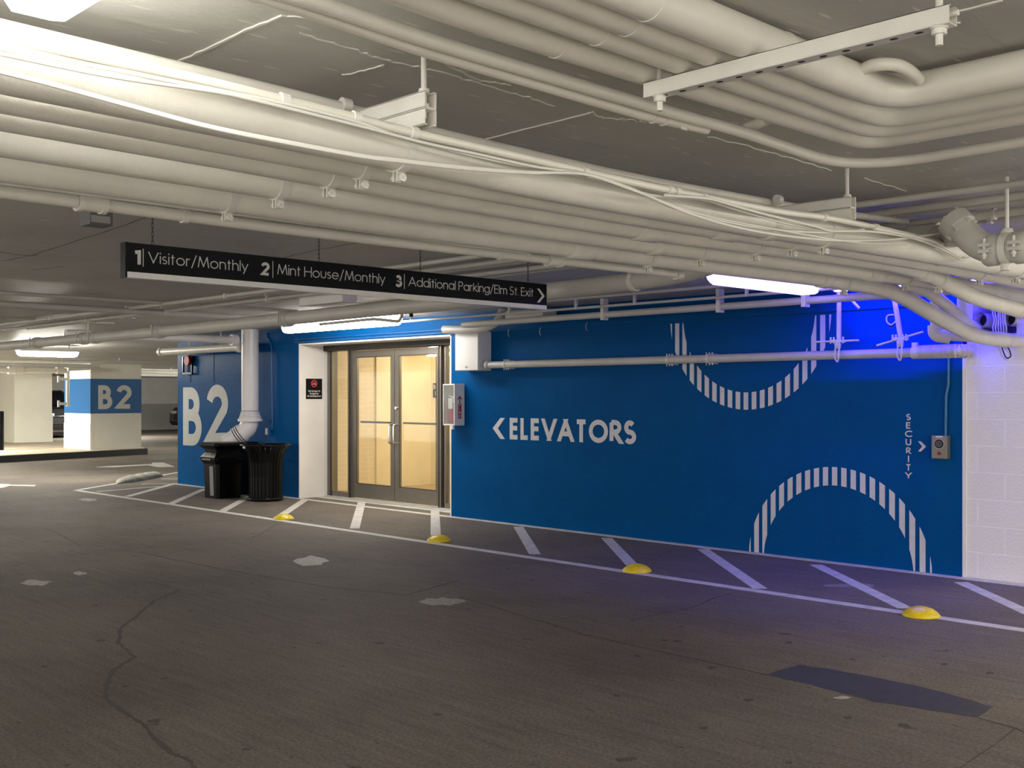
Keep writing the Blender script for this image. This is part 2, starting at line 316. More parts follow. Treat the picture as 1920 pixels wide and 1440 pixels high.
# ------------------------------------------------------------------ letters (strokes)
def arc(cx, cy, rx, ry, a0, a1, n=14):
    return [(cx+rx*cos(radians(a0+(a1-a0)*i/n)), cy+ry*sin(radians(a0+(a1-a0)*i/n))) for i in range(n+1)]
XH = 0.68
G = {
 'V': (.68, [[(0,1),(.34,0)], [(.34,0),(.68,1)]]), 'A': (.72, [[(0,0),(.36,1)], [(.36,1),(.72,0)], [(.13,.30),(.59,.30)]]),
 'i': (.0, [[(0,0),(0,XH)], [(0,.9),(0,1.0)]]), 'l': (0, [[(0,0),(0,1.0)]]), 'I': (0, [[(0,0),(0,1)]]), '|': (0, [[(0,-.2),(0,1.12)]]), '/': (.34, [[(0,-.14),(.34,1.08)]]),
 's': (.3, [arc(.15,.51,.13,.17,35,270)+arc(.15,.17,.15,.17,90,-145)]),
 't': (.26, [[(.12,0),(.12,.95)], [(0,XH),(.26,XH)]]),
 'o': (.58, [arc(.29,.34,.29,.34,0,360,24)]), 'r': (.24, [[(0,0),(0,XH)], arc(.2,.40,.2,.28,180,75,8)]),
 'M': (.8, [[(0,0),(.12,1)], [(.12,1),(.4,.08)], [(.4,.08),(.68,1)], [(.68,1),(.8,0)]]),
 'n': (.44, [[(0,0),(0,XH)], arc(.22,.42,.22,.26,180,0)+[(.44,0)]]),
 'h': (.44, [[(0,0),(0,1)], arc(.22,.42,.22,.26,180,0)+[(.44,0)]]),
 'm': (.76, [[(0,0),(0,XH)], arc(.19,.45,.19,.23,180,0)+[(.38,0)], arc(.57,.45,.19,.23,180,0)+[(.76,0)]]),
 'u': (.44, [[(0,XH)]+arc(.22,.26,.22,.26,180,360)+[(.44,XH)]]),
 'y': (.46, [[(0,XH),(.24,0)], [(.46,XH),(.12,-.28)]]),
 'H': (.6, [[(0,0),(0,1)], [(.6,0),(.6,1)], [(0,.52),(.6,.52)]]),
 'e': (.56, [[(.01,.34),(.56,.34)]+arc(.28,.34,.28,.34,0,325,20)]),
 'd': (.56, [arc(.28,.34,.28,.34,0,360,24), [(.56,0),(.56,1)]]), 'a': (.56, [arc(.28,.34,.28,.34,0,360,24), [(.56,0),(.56,XH)]]),
 'g': (.56, [arc(.28,.34,.28,.34,0,360,24), [(.56,XH),(.56,0)]+arc(.28,-.02,.28,.28,0,-150,12)]),
 'P': (.44, [[(0,0),(0,1)], [(0,1),(.2,1)]+arc(.2,.74,.24,.26,90,-90)+[(0,.48)]]),
 'k': (.4, [[(0,0),(0,1)], [(.36,XH),(0,.32)], [(.08,.4),(.4,0)]]),
 'E': (.4, [[(.4,1),(0,1),(0,0),(.4,0)], [(0,.53),(.38,.53)]]), 'L': (.36, [[(0,1),(0,0),(.36,0)]]),
 'F': (.4, [[(.4,1),(0,1),(0,0)], [(0,.53),(.36,.53)]]),
 'S': (.46, [arc(.23,.75,.19,.25,35,270)+arc(.23,.25,.23,.25,90,-145)]),
 'x': (.4, [[(0,0),(.4,XH)], [(0,XH),(.4,0)]]), '.': (.0, [[(0,-.01),(0,.07)]]), ' ': (.16, []),
 '1': (.17, [[(0,.9),(.17,.96),(.17,0)]]), '2': (.46, [arc(.22,.73,.21,.27,170,-28)+[(0,0),(.46,0)]]),
 '3': (.44, [arc(.2,.76,.17,.24,150,-90)+arc(.2,.26,.23,.26,90,-150)]),
 'B': (.5, [[(0,0),(0,1)], [(0,1),(.2,1)]+arc(.2,.765,.22,.235,90,-90)+[(0,.53)], [(0,.53),(.24,.53)]+arc(.24,.265,.26,.265,90,-90)+[(0,0)]]),
 'T': (.5, [[(0,1),(.5,1)], [(.25,1),(.25,0)]]), 'O': (.86, [arc(.43,.5,.43,.5,0,360,32)]),
 'R': (.46, [[(0,0),(0,1)], [(0,1),(.2,1)]+arc(.2,.745,.23,.255,90,-90)+[(0,.49)], [(.14,.49),(.46,0)]]),
 'C': (.62, [arc(.42,.5,.42,.5,48,312,22)]), 'U': (.48, [[(0,1)]+arc(.24,.26,.24,.26,180,360)+[(.48,1)]]),
 'Y': (.56, [[(0,1),(.28,.5)], [(.56,1),(.28,.5)], [(.28,.52),(.28,0)]]), 'D': (.56, [[(0,0),(0,1),(.16,1)]+arc(.16,.5,.4,.5,90,-90)+[(0,0)]]),
 'G': (.78, [arc(.4,.5,.4,.5,45,340,24)+[(.8,.47),(.45,.47)]]), 'N': (.55, [[(0,0),(0,1)], [(0,1),(.55,0)], [(.55,0),(.55,1)]]),
 '>': (.34, [[(0,1),(.34,.5),(0,0)]]), '<': (.34, [[(.34,1),(0,.5),(.34,0)]]),
}
def text_mb(mb, s, org, u, v, height, weight, width=None, th=0.002, gap=0.13, base=0.0):
    """stroke lettering; weight and gap are fractions of the cap height; width = total width to fit"""
    u = Vector(u); v = Vector(v); nrm = u.cross(v); org = Vector(org)
    fix = sum(weight for c in s if c != ' ') + gap*(len(s)-1); nat = sum(G[c][0] for c in s)
    sx = 1.0
    if width is not None and nat > 0: sx = max(0.2, (width/height - fix)/nat)
    x = 0.0
    for c in s:
        gw, strokes = G[c]
        for st in strokes:
            pts = [org + u*((weight/2 + x + p[0]*sx)*height) + v*((weight/2 + p[1]*(1-weight))*height) for p in st]
            closed = (pts[0]-pts[-1]).length < 1e-5
            if not closed and len(pts) >= 2 and c not in '<>AVMyYx/kR':      # butt ends reach the outer line of straight stems
                for e, f in ((0, 1), (-1, -2)):
                    y = st[e][1]
                    if abs(st[e][0]-st[f][0]) < 1e-6 and (y in (0, 1, 1.0, XH)):
                        pts[e] = pts[e] + (pts[e]-pts[f]).normalized()*weight*height/2
            if len(st) == 2 and abs(st[0][0]-st[1][0]) > 1e-6 and abs(st[0][1]-st[1][1]) > 1e-6:
                a_, b_ = (pts[0], pts[1]) if st[0][1] < st[1][1] else (pts[1], pts[0])
                d_ = b_-a_; dv = d_.dot(v); e_ = d_*(weight*height/2/dv); a_, b_ = a_-e_, b_+e_
                hw_ = u*(weight*height/2*d_.length/dv)
                mb.prism([a_-hw_, a_+hw_, b_+hw_, b_-hw_], nrm*(th+0.0003*strokes.index(st))); continue
            mb.ribbon(pts, weight*height, nrm, th+0.0003*strokes.index(st))
        x += gw*sx + (weight if c != ' ' else 0) + gap
    return mb

# ==================================================================== STRUCTURE
WY = 9.03                      # face of the blue wall
XL, XR = -17.5, x_on(1805, WY)
JX0, JX1, JZ = -13.78, -10.40, 2.26
DY = 9.55                      # plane of the doors
CZ = 2.5
def struct(name, mb, m, label, cat, bevel=0.0):
    return tag(mb.build(name, m, bevel=bevel), label, cat, kind='structure')

fl = struct('floor', MB().box(-60, 3.5, -4, 45, -0.2, 0), 'floor', 'brownish grey worn concrete floor of the parking level', 'floor')
# ceiling: flat, dropping gently towards the far left
cm = MB(); cm.box(-15, 3.5, -4, 45, CZ, 2.8)
ceil = struct('ceiling', cm, 'ceiling', 'low painted concrete ceiling slab over the pipes', 'ceiling')
cm = MB()
prof = [(-15, CZ), (-27, 2.30), (-60, 2.30)]
for (xa, za), (xb, zb) in zip(prof, prof[1:]):
    cm.add([(xa,-4,za),(xb,-4,zb),(xb,45,zb),(xa,45,za),(xa,-4,2.8),(xb,-4,2.8),(xb,45,2.8),(xa,45,2.8)],
           [(0,1,2,3),(4,7,6,5),(0,4,5,1),(2,6,7,3)])
struct('ceiling_far', cm, 'ceiling', 'far part of the concrete ceiling sloping down towards the pillars', 'ceiling')

wm = MB()
wm.box(XL, JX0, WY, DY+0.05, 0, CZ); wm.box(XL, XL+0.3, DY+0.05, 13.5, 0, CZ); wm.box(JX1, XR, WY, WY+0.4, 0, CZ); wm.box(JX0, JX1, WY, DY+0.1, JZ, CZ)
wall = struct('wall_back', wm, 'blue', 'blue painted wall carrying the mural and the lettering', 'wall')
# slim band standing proud above the mural, as thick paint over concrete
MB().box(-10.4, XR, WY-0.02, WY+0.01, 2.26, CZ).build('upper_band', 'blue', wall)
wb = MB(); wb.box(-14.9, JX0-0.0, WY-0.018, WY+0.01, 2.275, CZ); wb.build('upper_band', 'blue', wall)
# casting seams and blisters of the left part
sm = MB()
sm.box(x_on(401, WY)-0.008, x_on(401, WY)+0.008, WY-0.006, WY+0.004, 1.72, 2.35); sm.box(x_on(357, WY)-0.006, x_on(357, WY)+0.006, WY-0.006, WY+0.004, 1.72, 2.2)
sm.box(XL+0.02, JX0-0.05, WY-0.0008, WY+0.004, 1.325, 1.34)
sm.build('casting_seam', 'blue', wall)

# white lining of the door recess
jm = MB(); jm.box(JX0, JX0+0.02, WY-0.015, DY+0.02, 0, JZ)
struct('trim_1', jm, 'white', 'white plastered left reveal of the door recess with the smoking notice', 'trim')
jm = MB(); jm.box(JX0+0.02, JX1-0.02, WY+0.0, DY+0.02, JZ-0.02, JZ)
struct('trim_2', jm, 'white', 'white soffit over the glass double door', 'trim')
jm = MB(); jm.box(JX1-0.02, JX1, WY+0.0, DY+0.02, 0, JZ-0.02)
struct('trim_3', jm, 'white', 'right reveal of the door recess', 'trim')

# white block wall to the right with a pipe opening under the ceiling
OX0, OX1, OZ0, OZ1 = x_on(1822, WY), x_on(1905, WY), 2.0, 2.36
bm_ = MB(); bm_.box(XR+0.03, 6, WY+0.012, WY+0.4, 0, OZ0); bm_.box(OX1, 6, WY+0.012, WY+0.4, OZ0, CZ)
bm_.box(XR+0.03, OX0, WY+0.012, WY+0.4, OZ0, CZ); bm_.box(OX0, OX1, WY+0.012, WY+0.4, OZ1, CZ)
wr = struct('wall_right', bm_, 'block', 'white painted concrete block wall right of the blue wall', 'wall')
struct('trim_4', MB().box(XR, XR+0.03, WY-0.006, WY+0.4, 0, 1.84), 'white', 'white vertical joint strip between blue wall and block wall', 'trim')
rm = MB(); rm.box(OX0-0.2, OX1+0.2, WY+1.2, WY+1.25, 1.6, CZ); rm.box(OX0-0.25, OX0-0.2, WY+0.4, WY+1.25, 1.6, CZ); rm.box(OX1+0.2, OX1+0.25, WY+0.4, WY+1.25, 1.6, CZ); rm.box(OX0-0.2, OX1+0.2, WY+0.4, WY+1.25, 1.55, 1.6)
struct('wall_shaft', rm, 'white', 'white lined shaft seen through the pipe opening in the block wall', 'wall')

# far walls
fm = MB(); fm.box(-46.3, -46, -4, 45, 0, 2.3)
fw = struct('wall_far', fm, 'white', 'grey white wall at the far end of the parking level', 'wall')
fb = MB(); fb.box(-46.0, -45.97, -4, 45, 0, 1.15); fb.build('lower_band', mat('grey_lower', (0.45, 0.44, 0.42), 0.6), fw)
fm = MB(); fm.box(-34.5, -34.2, -4, 11.85, 0, 2.3)
struct('wall_left', fm, 'white', 'grey wall beyond the island at the picture\'s left edge', 'wall')

# beam line with opening at far right of pillar
struct('trim_5', MB().box(-31.4, -31.1, 12.9, 40, 2.08, 2.3), 'white', 'white downstand beam right of the striped pillar', 'beam')
struct('trim_6', MB().box(XL-0.02, -3.0, WY-0.10, WY, 0.0, 0.004), 'paint', 'white painted line along the foot of the blue wall', 'marking')

# vestibule behind the doors
VX0, VX1, VY, VZ = -14.3, -9.9, 11.96, 2.24
vm = MB(); vm.box(VX0-0.1, VX0, DY+0.1, 10.82, 0, VZ)
struct('wall_vestibule_left', vm, 'vbrick', 'cream brick side wall inside the vestibule', 'wall')
vm = MB(); vm.box(VX0-0.1, VX0, 10.82, VY, 0, VZ); vm.box(VX0-0.1, VX1+0.1, VY, VY+0.1, 0, VZ); vm.box(VX1, VX1+0.1, DY+0.1, VY, 0, VZ)
vm.box(VX0, VX0+0.03, 10.80, 10.86, 0, VZ)
struct('wall_vestibule_back', vm, 'cream', 'warm lit cream walls inside the vestibule', 'wall')
struct('ceiling_vestibule', MB().box(VX0-0.1, VX1+0.1, DY+0.1, VY+0.1, VZ, VZ+0.05), 'cream', 'cream ceiling inside the vestibule', 'ceiling')
struct('floor_vestibule', MB().box(VX0-0.1, VX1+0.1, DY-0.06, VY+0.1, 0.0, 0.012), 'vfloor', 'tan floor inside the vestibule', 'floor')

# ---- storefront frame, doors
def pxx(p): return x_on(p, DY)
fr = MB()
zt = 2.16
fr.box(JX0+0.02, pxx(627), DY-0.05, DY+0.06, 0, zt)                       # left mullion
fr.box(pxx(657), pxx(662), DY-0.05, DY+0.06, 0, zt)
fr.box(pxx(627), pxx(657), DY-0.04, DY+0.05, 0, 0.09)
fr.box(pxx(827.5), pxx(832), DY-0.05, DY+0.06, 0, zt); fr.box(pxx(836), pxx(839), DY-0.03, DY+0.04, 0, zt)
fr.box(pxx(880), JX1-0.02, DY-0.04, DY+0.05, 0, zt); fr.box(pxx(839), pxx(880), DY-0.04, DY+0.05, 0, 0.09)
frame = tag(fr.build('window_1', 'bronze', bevel=0.004), 'bronze storefront frame with narrow side glass beside the double door', 'window frame', kind='structure')
MB().box(JX0+0.02, JX1-0.02, DY-0.12, DY+0.08, zt, JZ-0.02).build('head_box', 'bronzedark', frame, bevel=0.006)
gm = MB(); gm.box(pxx(627), pxx(657), DY, DY+0.006, 0.09, zt); gm.build('glass', 'glass', frame)
gm = MB(); gm.box(pxx(839), pxx(880), DY, DY+0.006, 0.09, zt); gm.build('glass', 'glass', frame)
gm = MB(); gm.box(pxx(624), pxx(627), DY-0.052, DY-0.045, 0.02, zt); gm.box(pxx(659.5), pxx(662), DY-0.056, DY-0.045, 0.02, zt)
gm.box(pxx(827.5), pxx(829), DY-0.056, DY-0.045, 0.02, zt); gm.box(pxx(832), pxx(836), DY-0.01, DY+0.0, 0, zt); gm.build('gasket', 'bronzedark', frame)
MB().box(JX0+0.02, JX1-0.02, DY-0.10, DY+0.08, 0, 0.02).build('threshold', 'alu', frame)
def door(name, p0, p1, g0, g1, label, hinge_left):
    x0, x1, a, b = pxx(p0), pxx(p1), pxx(g0), pxx(g1)
    d = MB(); y0, y1 = DY-0.025, DY+0.02; z0 = 0.03; zg0, zg1 = 0.235, 2.055
    d.box(x0, a, y0, y1, z0, zt-0.01); d.box(b, x1, y0, y1, z0, zt-0.01); d.box(a, b, y0, y1, z0, zg0); d.box(a, b, y0, y1, zg1, zt-0.01)
    ob = tag(d.build(name, 'bronze', bevel=0.004), label, 'door', kind='structure')
    MB().box(a, b, DY-0.004, DY+0.004, zg0, zg1).build('glass', 'glass', ob)
    q = MB(); t = 0.008
    q.box(a, a+t, y0-0.004, y0, zg0, zg1); q.box(b-t, b, y0-0.004, y0, zg0, zg1); q.box(a, b, y0-0.004, y0, zg0, zg0+t); q.box(a, b, y0-0.004, y0, zg1-t, zg1)
    q.build('glazing_bead', 'bronzedark', ob)
    h = MB(); h.tube([(a-0.02, DY+0.07, 1.12), (b+0.02, DY+0.07, 1.12)], 0.014, 12); h.build('push_bar', 'bronzedark', ob)
    hx = (b+x1)/2+0.0 if hinge_left else (x0+a)/2
    h = MB(); h.tube(fillet([(hx, DY-0.02, 1.10), (hx, DY-0.085, 1.10), (hx, DY-0.085, 0.84), (hx, DY-0.02, 0.84)], 0.02), 0.013, 12)
    h.build('pull_handle', 'chrome', ob)
    if not hinge_left:
        h = MB(); h.tube([(hx, DY-0.02, 1.33), (hx, DY-0.05, 1.33)], 0.02, 16); h.build('lock', 'chrome', ob)
    return ob
door('door_1', 662, 741.5, 671, 736, 'left leaf of the bronze framed glass double door', True)
door('door_2', 742.5, 827, 751, 821, 'right leaf of the bronze framed glass double door', False)

# vestibule lamp and plaque
t = thing('ceiling_light', (-12.9, 11.3, VZ-0.04), 'slim fluorescent light glowing inside the vestibule behind the glass door', 'ceiling light')
MB().box(-13.95, -12.4, 11.52, 11.60, VZ-0.05, VZ).build('housing', 'white', t)
MB().tube([(-13.9, 11.56, VZ-0.075), (-12.45, 11.56, VZ-0.075)], 0.025, 12).build('tube', 'lampvest', t)
t = thing('ceiling_light', (-10.9, 10.4, VZ-0.04), 'fluorescent light of the vestibule beyond the right door jamb', 'ceiling light')
MB().box(-12.3, -10.4, 10.2, 10.36, VZ-0.04, VZ).build('housing', 'white', t)
MB().box(-12.25, -10.45, 10.21, 10.35, VZ-0.06, VZ-0.04).build('diffuser', 'lampvest', t)
pl = MB().box(-14.23, -14.08, VY-0.012, VY, 1.47, 1.71).build('plaque', 'signblack')
tag(pl, 'small black B2 plaque on the cream wall inside the vestibule', 'sign')
q = MB(); text_mb(q, 'B2', (-14.215, VY-0.012, 1.61), (1,0,0), (0,0,1), 0.075, 0.16, 0.12)
q.ribbon([(-14.155, VY-0.012, 1.50), (-14.155, VY-0.012, 1.58)], 0.018, (0,-1,0), 0.002); q.build('lettering', 'letter', pl)

# ==================================================================== LAMPS
def box_lamp(name, x0, x1, y0, y1, z0, z1, m, label, group=None, housing='white'):
    cx, cy = (x0+x1)/2, (y0+y1)/2
    t = thing(name, (cx, cy, z1), label, 'ceiling light', group)
    MB().box(x0-0.002, x1+0.002, y0-0.002, y1+0.002, z1-0.032, z1).build('housing', housing, t)
    # rounded wraparound lens
    a = 0.035; along_x = (x1-x0) > (y1-y0)
    d = MB(); n = 10
    w = (y1-y0)/2 if along_x else (x1-x0)/2; hgt = z1-0.03-z0
    prof = [(w*cos(pi*k/n)*(1 if True else 0), -hgt*min(1, 1.25*sin(pi*k/n))) for k in range(n+1)]
    L0, L1 = (x0, x1) if along_x else (y0, y1)
    st = [(L0, 0.55), (L0+0.03, 0.85), (L0+0.09, 1), (L1-0.09, 1), (L1-0.03, 0.85), (L1, 0.55)]
    vs = []
    for l, s in st:
        for (a_, b_) in prof:
            vs.append((l, cy+a_*s, z1-0.03+b_*s) if along_x else (cx+a_*s, l, z1-0.03+b_*s))
    k = n+1; fs = [(i*k+j, i*k+j+1, (i+1)*k+j+1, (i+1)*k+j) for i in range(len(st)-1) for j in range(n)]
    d.add(vs, fs, True); d.add(vs[:k], [tuple(range(k))]); d.add(vs[-k:], [tuple(range(k))[::-1]])
    d.build('diffuser', m, t); return t
box_lamp('ceiling_light', -2.66, -1.42, 0.90, 1.08, 2.37, CZ, 'lampglow', 'bright fluorescent light in the top left corner right above the pipe rack')
box_lamp('ceiling_light', -12.85, -10.35, 8.10, 8.26, 2.34, CZ, 'lampdoor', 'long bright fluorescent light in front of the blue lintel over the glass doors')
box_lamp('ceiling_light', -20.15, -19.9, 7.3, 8.35, 2.20, 2.32, 'lamppend', 'bright fluorescent light on the far left ceiling before the striped pillar')
box_lamp('ceiling_light', -5.12, -4.90, 7.0, 8.46, 2.36, CZ, 'lampblue', 'violet blue glowing ceiling light left of the strut hangers')
t = thing('strip_light', (-4.4, 8.76, 2.44), 'thin blue strip light at the top of the mural wall over the rod hangers', 'strip light')
MB().box(-5.0, -3.6, 8.735, 8.785, 2.42, 2.46).build('channel', 'steel', t)
MB().box(-4.98, -3.62, 8.745, 8.775, 2.410, 2.42).build('diffuser', 'lampstrip', t)
for x in (-4.8, -3.95): MB().box(x-0.01, x+0.01, 8.75, 8.77, 2.46, CZ).build('bracket', 'steel', t)
for y in (7.45, 8.2): MB().tube([(-20.02, y, 2.31), (-20.02, y, 2.43)], 0.01, 8).build('stem', 'steel', bpy.data.objects['ceiling_light.004'])
for i, (x, y) in enumerate([(1.2, -2.2), (2.0, 0.9), (-7.5, -3.0), (0.9, 5.2), (0.2, 7.7), (-13, -1.5), (-17, -2.5), (-24, 4.8), (-28.5, 8.8), (-38, 17), (-27, 17.5), (-42.5, 10)]):  # unseen lamps added as fill, to brighten floor, walls and pillars
    cz = CZ if x > -15 else (CZ-(-15-x)/12*0.2 if x > -27 else 2.3)
    if i < 8: box_lamp('ceiling_light', x-0.75, x+0.75, y-0.12, y+0.12, cz-0.12, cz, 'fillgrid' if i < 7 else 'fillleft', 'added fill light shaped as a ceiling lamp, outside the picture', 'added fill lights beyond the frame')
    else: box_lamp('ceiling_light', x-0.6, x+0.6, y-0.12, y+0.12, cz-0.12, cz, 'fillleft', 'added fill light shaped as a ceiling lamp, hidden behind the pillars and walls', 'added fill lights behind the pillars')

# ==================================================================== PIPES
def sideways(pts, r):
    """centre of a pipe whose lower outline runs through pts (all at one height)"""
    out = []
    for i, p in enumerate(pts):
        a = pts[max(0, i-1)]; b = pts[min(len(pts)-1, i+1)]
        d = (b-a); d.z = 0; d.normalize(); n = Vector((d.y, -d.x, 0))
        if n.dot(Vector((-p.x, -p.y, 0))) < 0: n = -n
        dist = abs(Vector((p.x, p.y, 0)).dot(n)); e = math.atan2(p.z-H, dist)
        out.append(p + n*r*sin(e) + Vector((0, 0, r*cos(e))))
    return out
def lower(pix, zb, r):
    """pix: lower outline in the picture; zb: height of the pipe's underside"""
    pts = [atz(x, y, zb + r*(1-0.965)) for x, y in pix]
    return sideways(pts, r)
def sample_at(path, key, val):
    for a, b in zip(path, path[1:]):
        u, v = a[key], b[key]
        if (u-val)*(v-val) <= 0 and abs(u-v) > 1e-9:
            t = (val-u)/(v-u); return a.lerp(b, t), (b-a).normalized()
    return None
def clamp(parent, p, d, r, w=0.032, lug=True, hang=None, m='steel'):
    d = Vector(d).normalized(); c = MB()
    c.tube([p-d*w/2, p+d*w/2], r+0.005, 24)
    if lug:
        side = d.cross(Vector((0,0,1))).normalized(); b = p - Vector((0,0,r+0.02))
        c.bar(b+Vector((0,0,0.022))-side*0.008, b-Vector((0,0,0.012))-side*0.008, w*0.9, 0.005, up=side)
        c.bar(b+Vector((0,0,0.022))+side*0.008, b-Vector((0,0,0.012))+side*0.008, w*0.9, 0.005, up=side)
        c.tube([b-side*0.026, b+side*0.026], 0.005, 8); c.tube([b+side*0.013, b+side*0.022], 0.014, 6); c.tube([b-side*0.022, b-side*0.013], 0.012, 6)
    if hang: c.tube([p+Vector((0,0,r)), Vector((p.x, p.y, hang))], 0.005, 8)
    ob = c.build('clamp', m, parent); return ob
def sleeve(parent, p, d, r, w, m='pipe'):
    d = Vector(d).normalized()
    s = MB(); s.tube([p-d*w/2, p-d*(w/2-0.006), p+d*(w/2-0.006), p+d*w/2], r, 24, radii=[r+0.001, r+0.006, r+0.006, r+0.001]); s.build('coupling', m, parent)
def pipe(name, path, r, label, cat='pipe', m='pipe', group=None, n=24, clamps=(), sleeves=(), key=1, extra=None):
    o = MB().tube(path, r, n).build(name, m); tag(o, label, cat, group)
    for v in clamps:
        s = sample_at(path, key, v)
        if s: clamp(o, s[0], s[1], r)
    for v, w in sleeves:
        s = sample_at(path, key, v)
        if s: sleeve(o, s[0], s[1], r, w)
    return o
SY = (2.04, 4.45, 6.38)       # support lines of the lower rack

def ext(path, back=1.2, fwd=0.0):
    d0 = (path[0]-path[1]).normalized(); d1 = (path[-1]-path[-2]).normalized()
    p = [path[0]+d0*back] + path
    if fwd > 0: p.append(path[-1]+d1*fwd)
    return p
def bulk(px, x): return y_on(px, x)
P1 = ext(lower([(0,177),(400,255.5),(640,302),(800,333),(1000,373),(1200,408),(1400,443),(1550,465),(1770,499),(1920,524)], 2.165, 0.068), 0.9, 1.2)
pipe('service_pipe', smooth(P1, 4), 0.068, 'thickest white pipe of the lower rack, draped with thin cables', clamps=SY, sleeves=((4.05, 0.05), (6.12, 0.06)))
P2 = ext(lower([(0,213),(400,286),(800,358),(1200,426),(1550,479),(1770,514),(1920,541)], 2.168, 0.046), 1.0, 1.0)
pipe('service_pipe', smooth(P2, 4), 0.046, 'slimmer white pipe tucked directly behind the cable draped one', clamps=SY, sleeves=((3.95, 0.14),))
P3i = lower([(0,243),(400,312),(800,383),(1200,448),(1550,493),(1700,516)], 2.168, 0.046)
P3b = [aty(1784,536,6.53), aty(1826,556,6.9), aty(1867,569,7.25), aty(1920,583,7.65), aty(1985,594,8.3), aty(2030,600,WY+0.02)]
P3 = ext(P3i, 1.0) + P3b
pipe('service_pipe', smooth(P3, 6), 0.05, 'white pipe of the rack that bows down to the picture\'s right edge', clamps=SY[:2]+(6.3,), sleeves=((3.7, 0.14), (6.05, 0.1)))
rb = MB()
pp = smooth(P3, 6)
for v in [7.55+0.06*i for i in range(9)]:
    s = sample_at(pp, 1, v)
    if s: rb.tube([s[0]-s[1]*0.014, s[0]+s[1]*0.014], 0.053, 20)
rb.build('ribbed_section', 'pipe', bpy.data.objects['service_pipe.002'])
P4 = ext(lower([(0,295),(400,356),(800,417),(1200,474),(1550,517),(1770,546)], 2.165, 0.050), 1.0, 0)
P4.append(Vector((P4[-1].x-0.02, WY+0.02, P4[-1].z-0.02)))
pipe('service_pipe', smooth(P4, 4), 0.050, 'white rack pipe fourth from the camera, running straight into the wall', clamps=SY, sleeves=((4.1, 0.06), (6.0, 0.16)))
P5 = ext(lower([(0,340),(400,393),(800,449),(1200,497),(1450,526),(1540,537)], 2.165, 0.050), 1.0)
x5 = P5[-1].x
P5 += [Vector((x5, y, z)) for y, z in ((6.75, 2.205), (7.1, 2.165), (7.45, 2.09), (7.8, 2.02), (8.1, 1.965), (8.4, 1.94), (8.7, 1.935), (WY+0.02, 1.935))]
pipe('service_pipe', smooth(P5, 5), 0.054, 'white pipe bending down from the rack and entering the block wall lowest', clamps=SY[:2]+(6.3,), sleeves=((3.95, 0.16), (6.05, 0.09), (8.72, 0.16)))
# branch running down between them, with its riser, capped elbow and short arm
pb = [aty(1700,530,6.9), aty(1737,544,7.2), aty(1775,573,7.8), aty(1814,606,8.6), aty(1832,618,WY+0.02)]
o = pipe('branch_pipe', smooth(pb, 6), 0.044, 'white branch pipe between the straight rack pipe and the lowest bend', n=20)
o = pipe('riser_pipe', [aty(1808, 602, 8.75), Vector((aty(1808, 602, 8.75).x, 8.75, CZ))], 0.055, 'white vertical riser behind the bends beside the pipe opening', n=20)
xr = x_on(1757, 8.7); zr = aty(1757, 628, 8.7).z
o = MB().tube([(xr, 8.66, zr), (xr, 8.66, CZ)], 0.036, 20).build('elbow_pipe', 'pipe'); tag(o, 'white drop pipe ending in a capped elbow above the corrugated hose', 'pipe')
e = MB(); e.tube(fillet([(xr, 8.66, zr+0.075), (xr, 8.66, zr), (xr+0.10, 8.72, zr-0.02)], 0.05), 0.056, 20)
e.build('elbow', 'pipe', o)
e = MB(); e.tube([(xr+0.08, 8.72, zr-0.015), (xr+0.45, 8.95, zr-0.05)], 0.033, 20); e.build('arm', 'pvc', o)

# outer thin pipe with tee fittings
GP = [atz(*p, 2.2) for p in [(0,359),(400,412),(800,461),(1200,506),(1272,515)]]
GP = ext(GP, 1.2)
o = pipe('sprinkler_pipe', smooth(GP, 3), 0.0235, 'slim white pipe with tee fittings running just above the hanging sign', n=16)
for px, w, rr in ((165, 0.11, 0.034), (1030, 0.10, 0.036)):
    s = sample_at(smooth(GP, 3), 1, y_on(px, GP[2].x)); d = s[1]
    f = MB(); f.tube([s[0]-d*w/2, s[0]+d*w/2], rr-0.004, 20); f.tube([s[0]-d*w/2, s[0]-d*(w/2-0.02)], rr, 20); f.tube([s[0]+d*(w/2-0.02), s[0]+d*w/2], rr, 20)
    f.tube([s[0], s[0]+Vector((0,0,0.06))], rr-0.008, 16); f.build('tee_fitting', 'pipe', o)
for px in (345, 935):
    s = sample_at(smooth(GP, 3), 1, y_on(px, GP[2].x)); clamp(o, s[0], s[1], 0.0235, 0.025, lug=False, hang=CZ)
e = GP[-1]; d = (GP[-1]-GP[-2]).normalized()
MB().tube([e-d*0.03, e+d*0.02], 0.031, 20).build('end_cap', 'pipe', o)
cb = [atz(*p, 2.215) for p in [(0,343),(400,396),(700,436),(860,459),(960,470),(1012,481)]]
tag(MB().tube(smooth(ext(cb, 1.0), 3), 0.007, 8).build('cable', 'cable'), 'single white cable lying just above the slim tee fitted pipe', 'cable')

# conduits along the near flank of the thick pipe
CB = [atz(*p, 2.396) for p in [(0,50),(400,144),(650,205),(800,245),(1000,292),(1200,336),(1450,382),(1600,407)]]
pipe('conduit', smooth(ext(CB, 0.8), 3), 0.020, 'back conduit passing behind the hanger bracket over the thick pipe', 'conduit', n=14)
CFp = [(0,66),(400,156),(670,222),(760,246),(1000,300),(1200,345),(1450,395),(1560,410),(1700,440),(1765,457)]
CF = smooth(ext([atx(*p, -2.47) for p in CFp], 0.6), 3)
o = pipe('conduit', CF, 0.0135, 'front conduit with cables tied along it, passing under the hanger brackets', 'conduit', n=12)
for px in (532, 667, 775, 1095, 1255, 1268, 1318, 1545, 1642):
    s = sample_at(CF, 1, y_on(px, -2.47))
    if s:
        f = MB(); f.tube([s[0]-s[1]*0.012, s[0]+s[1]*0.012], 0.0185, 14); f.build('strap', 'steel', o)
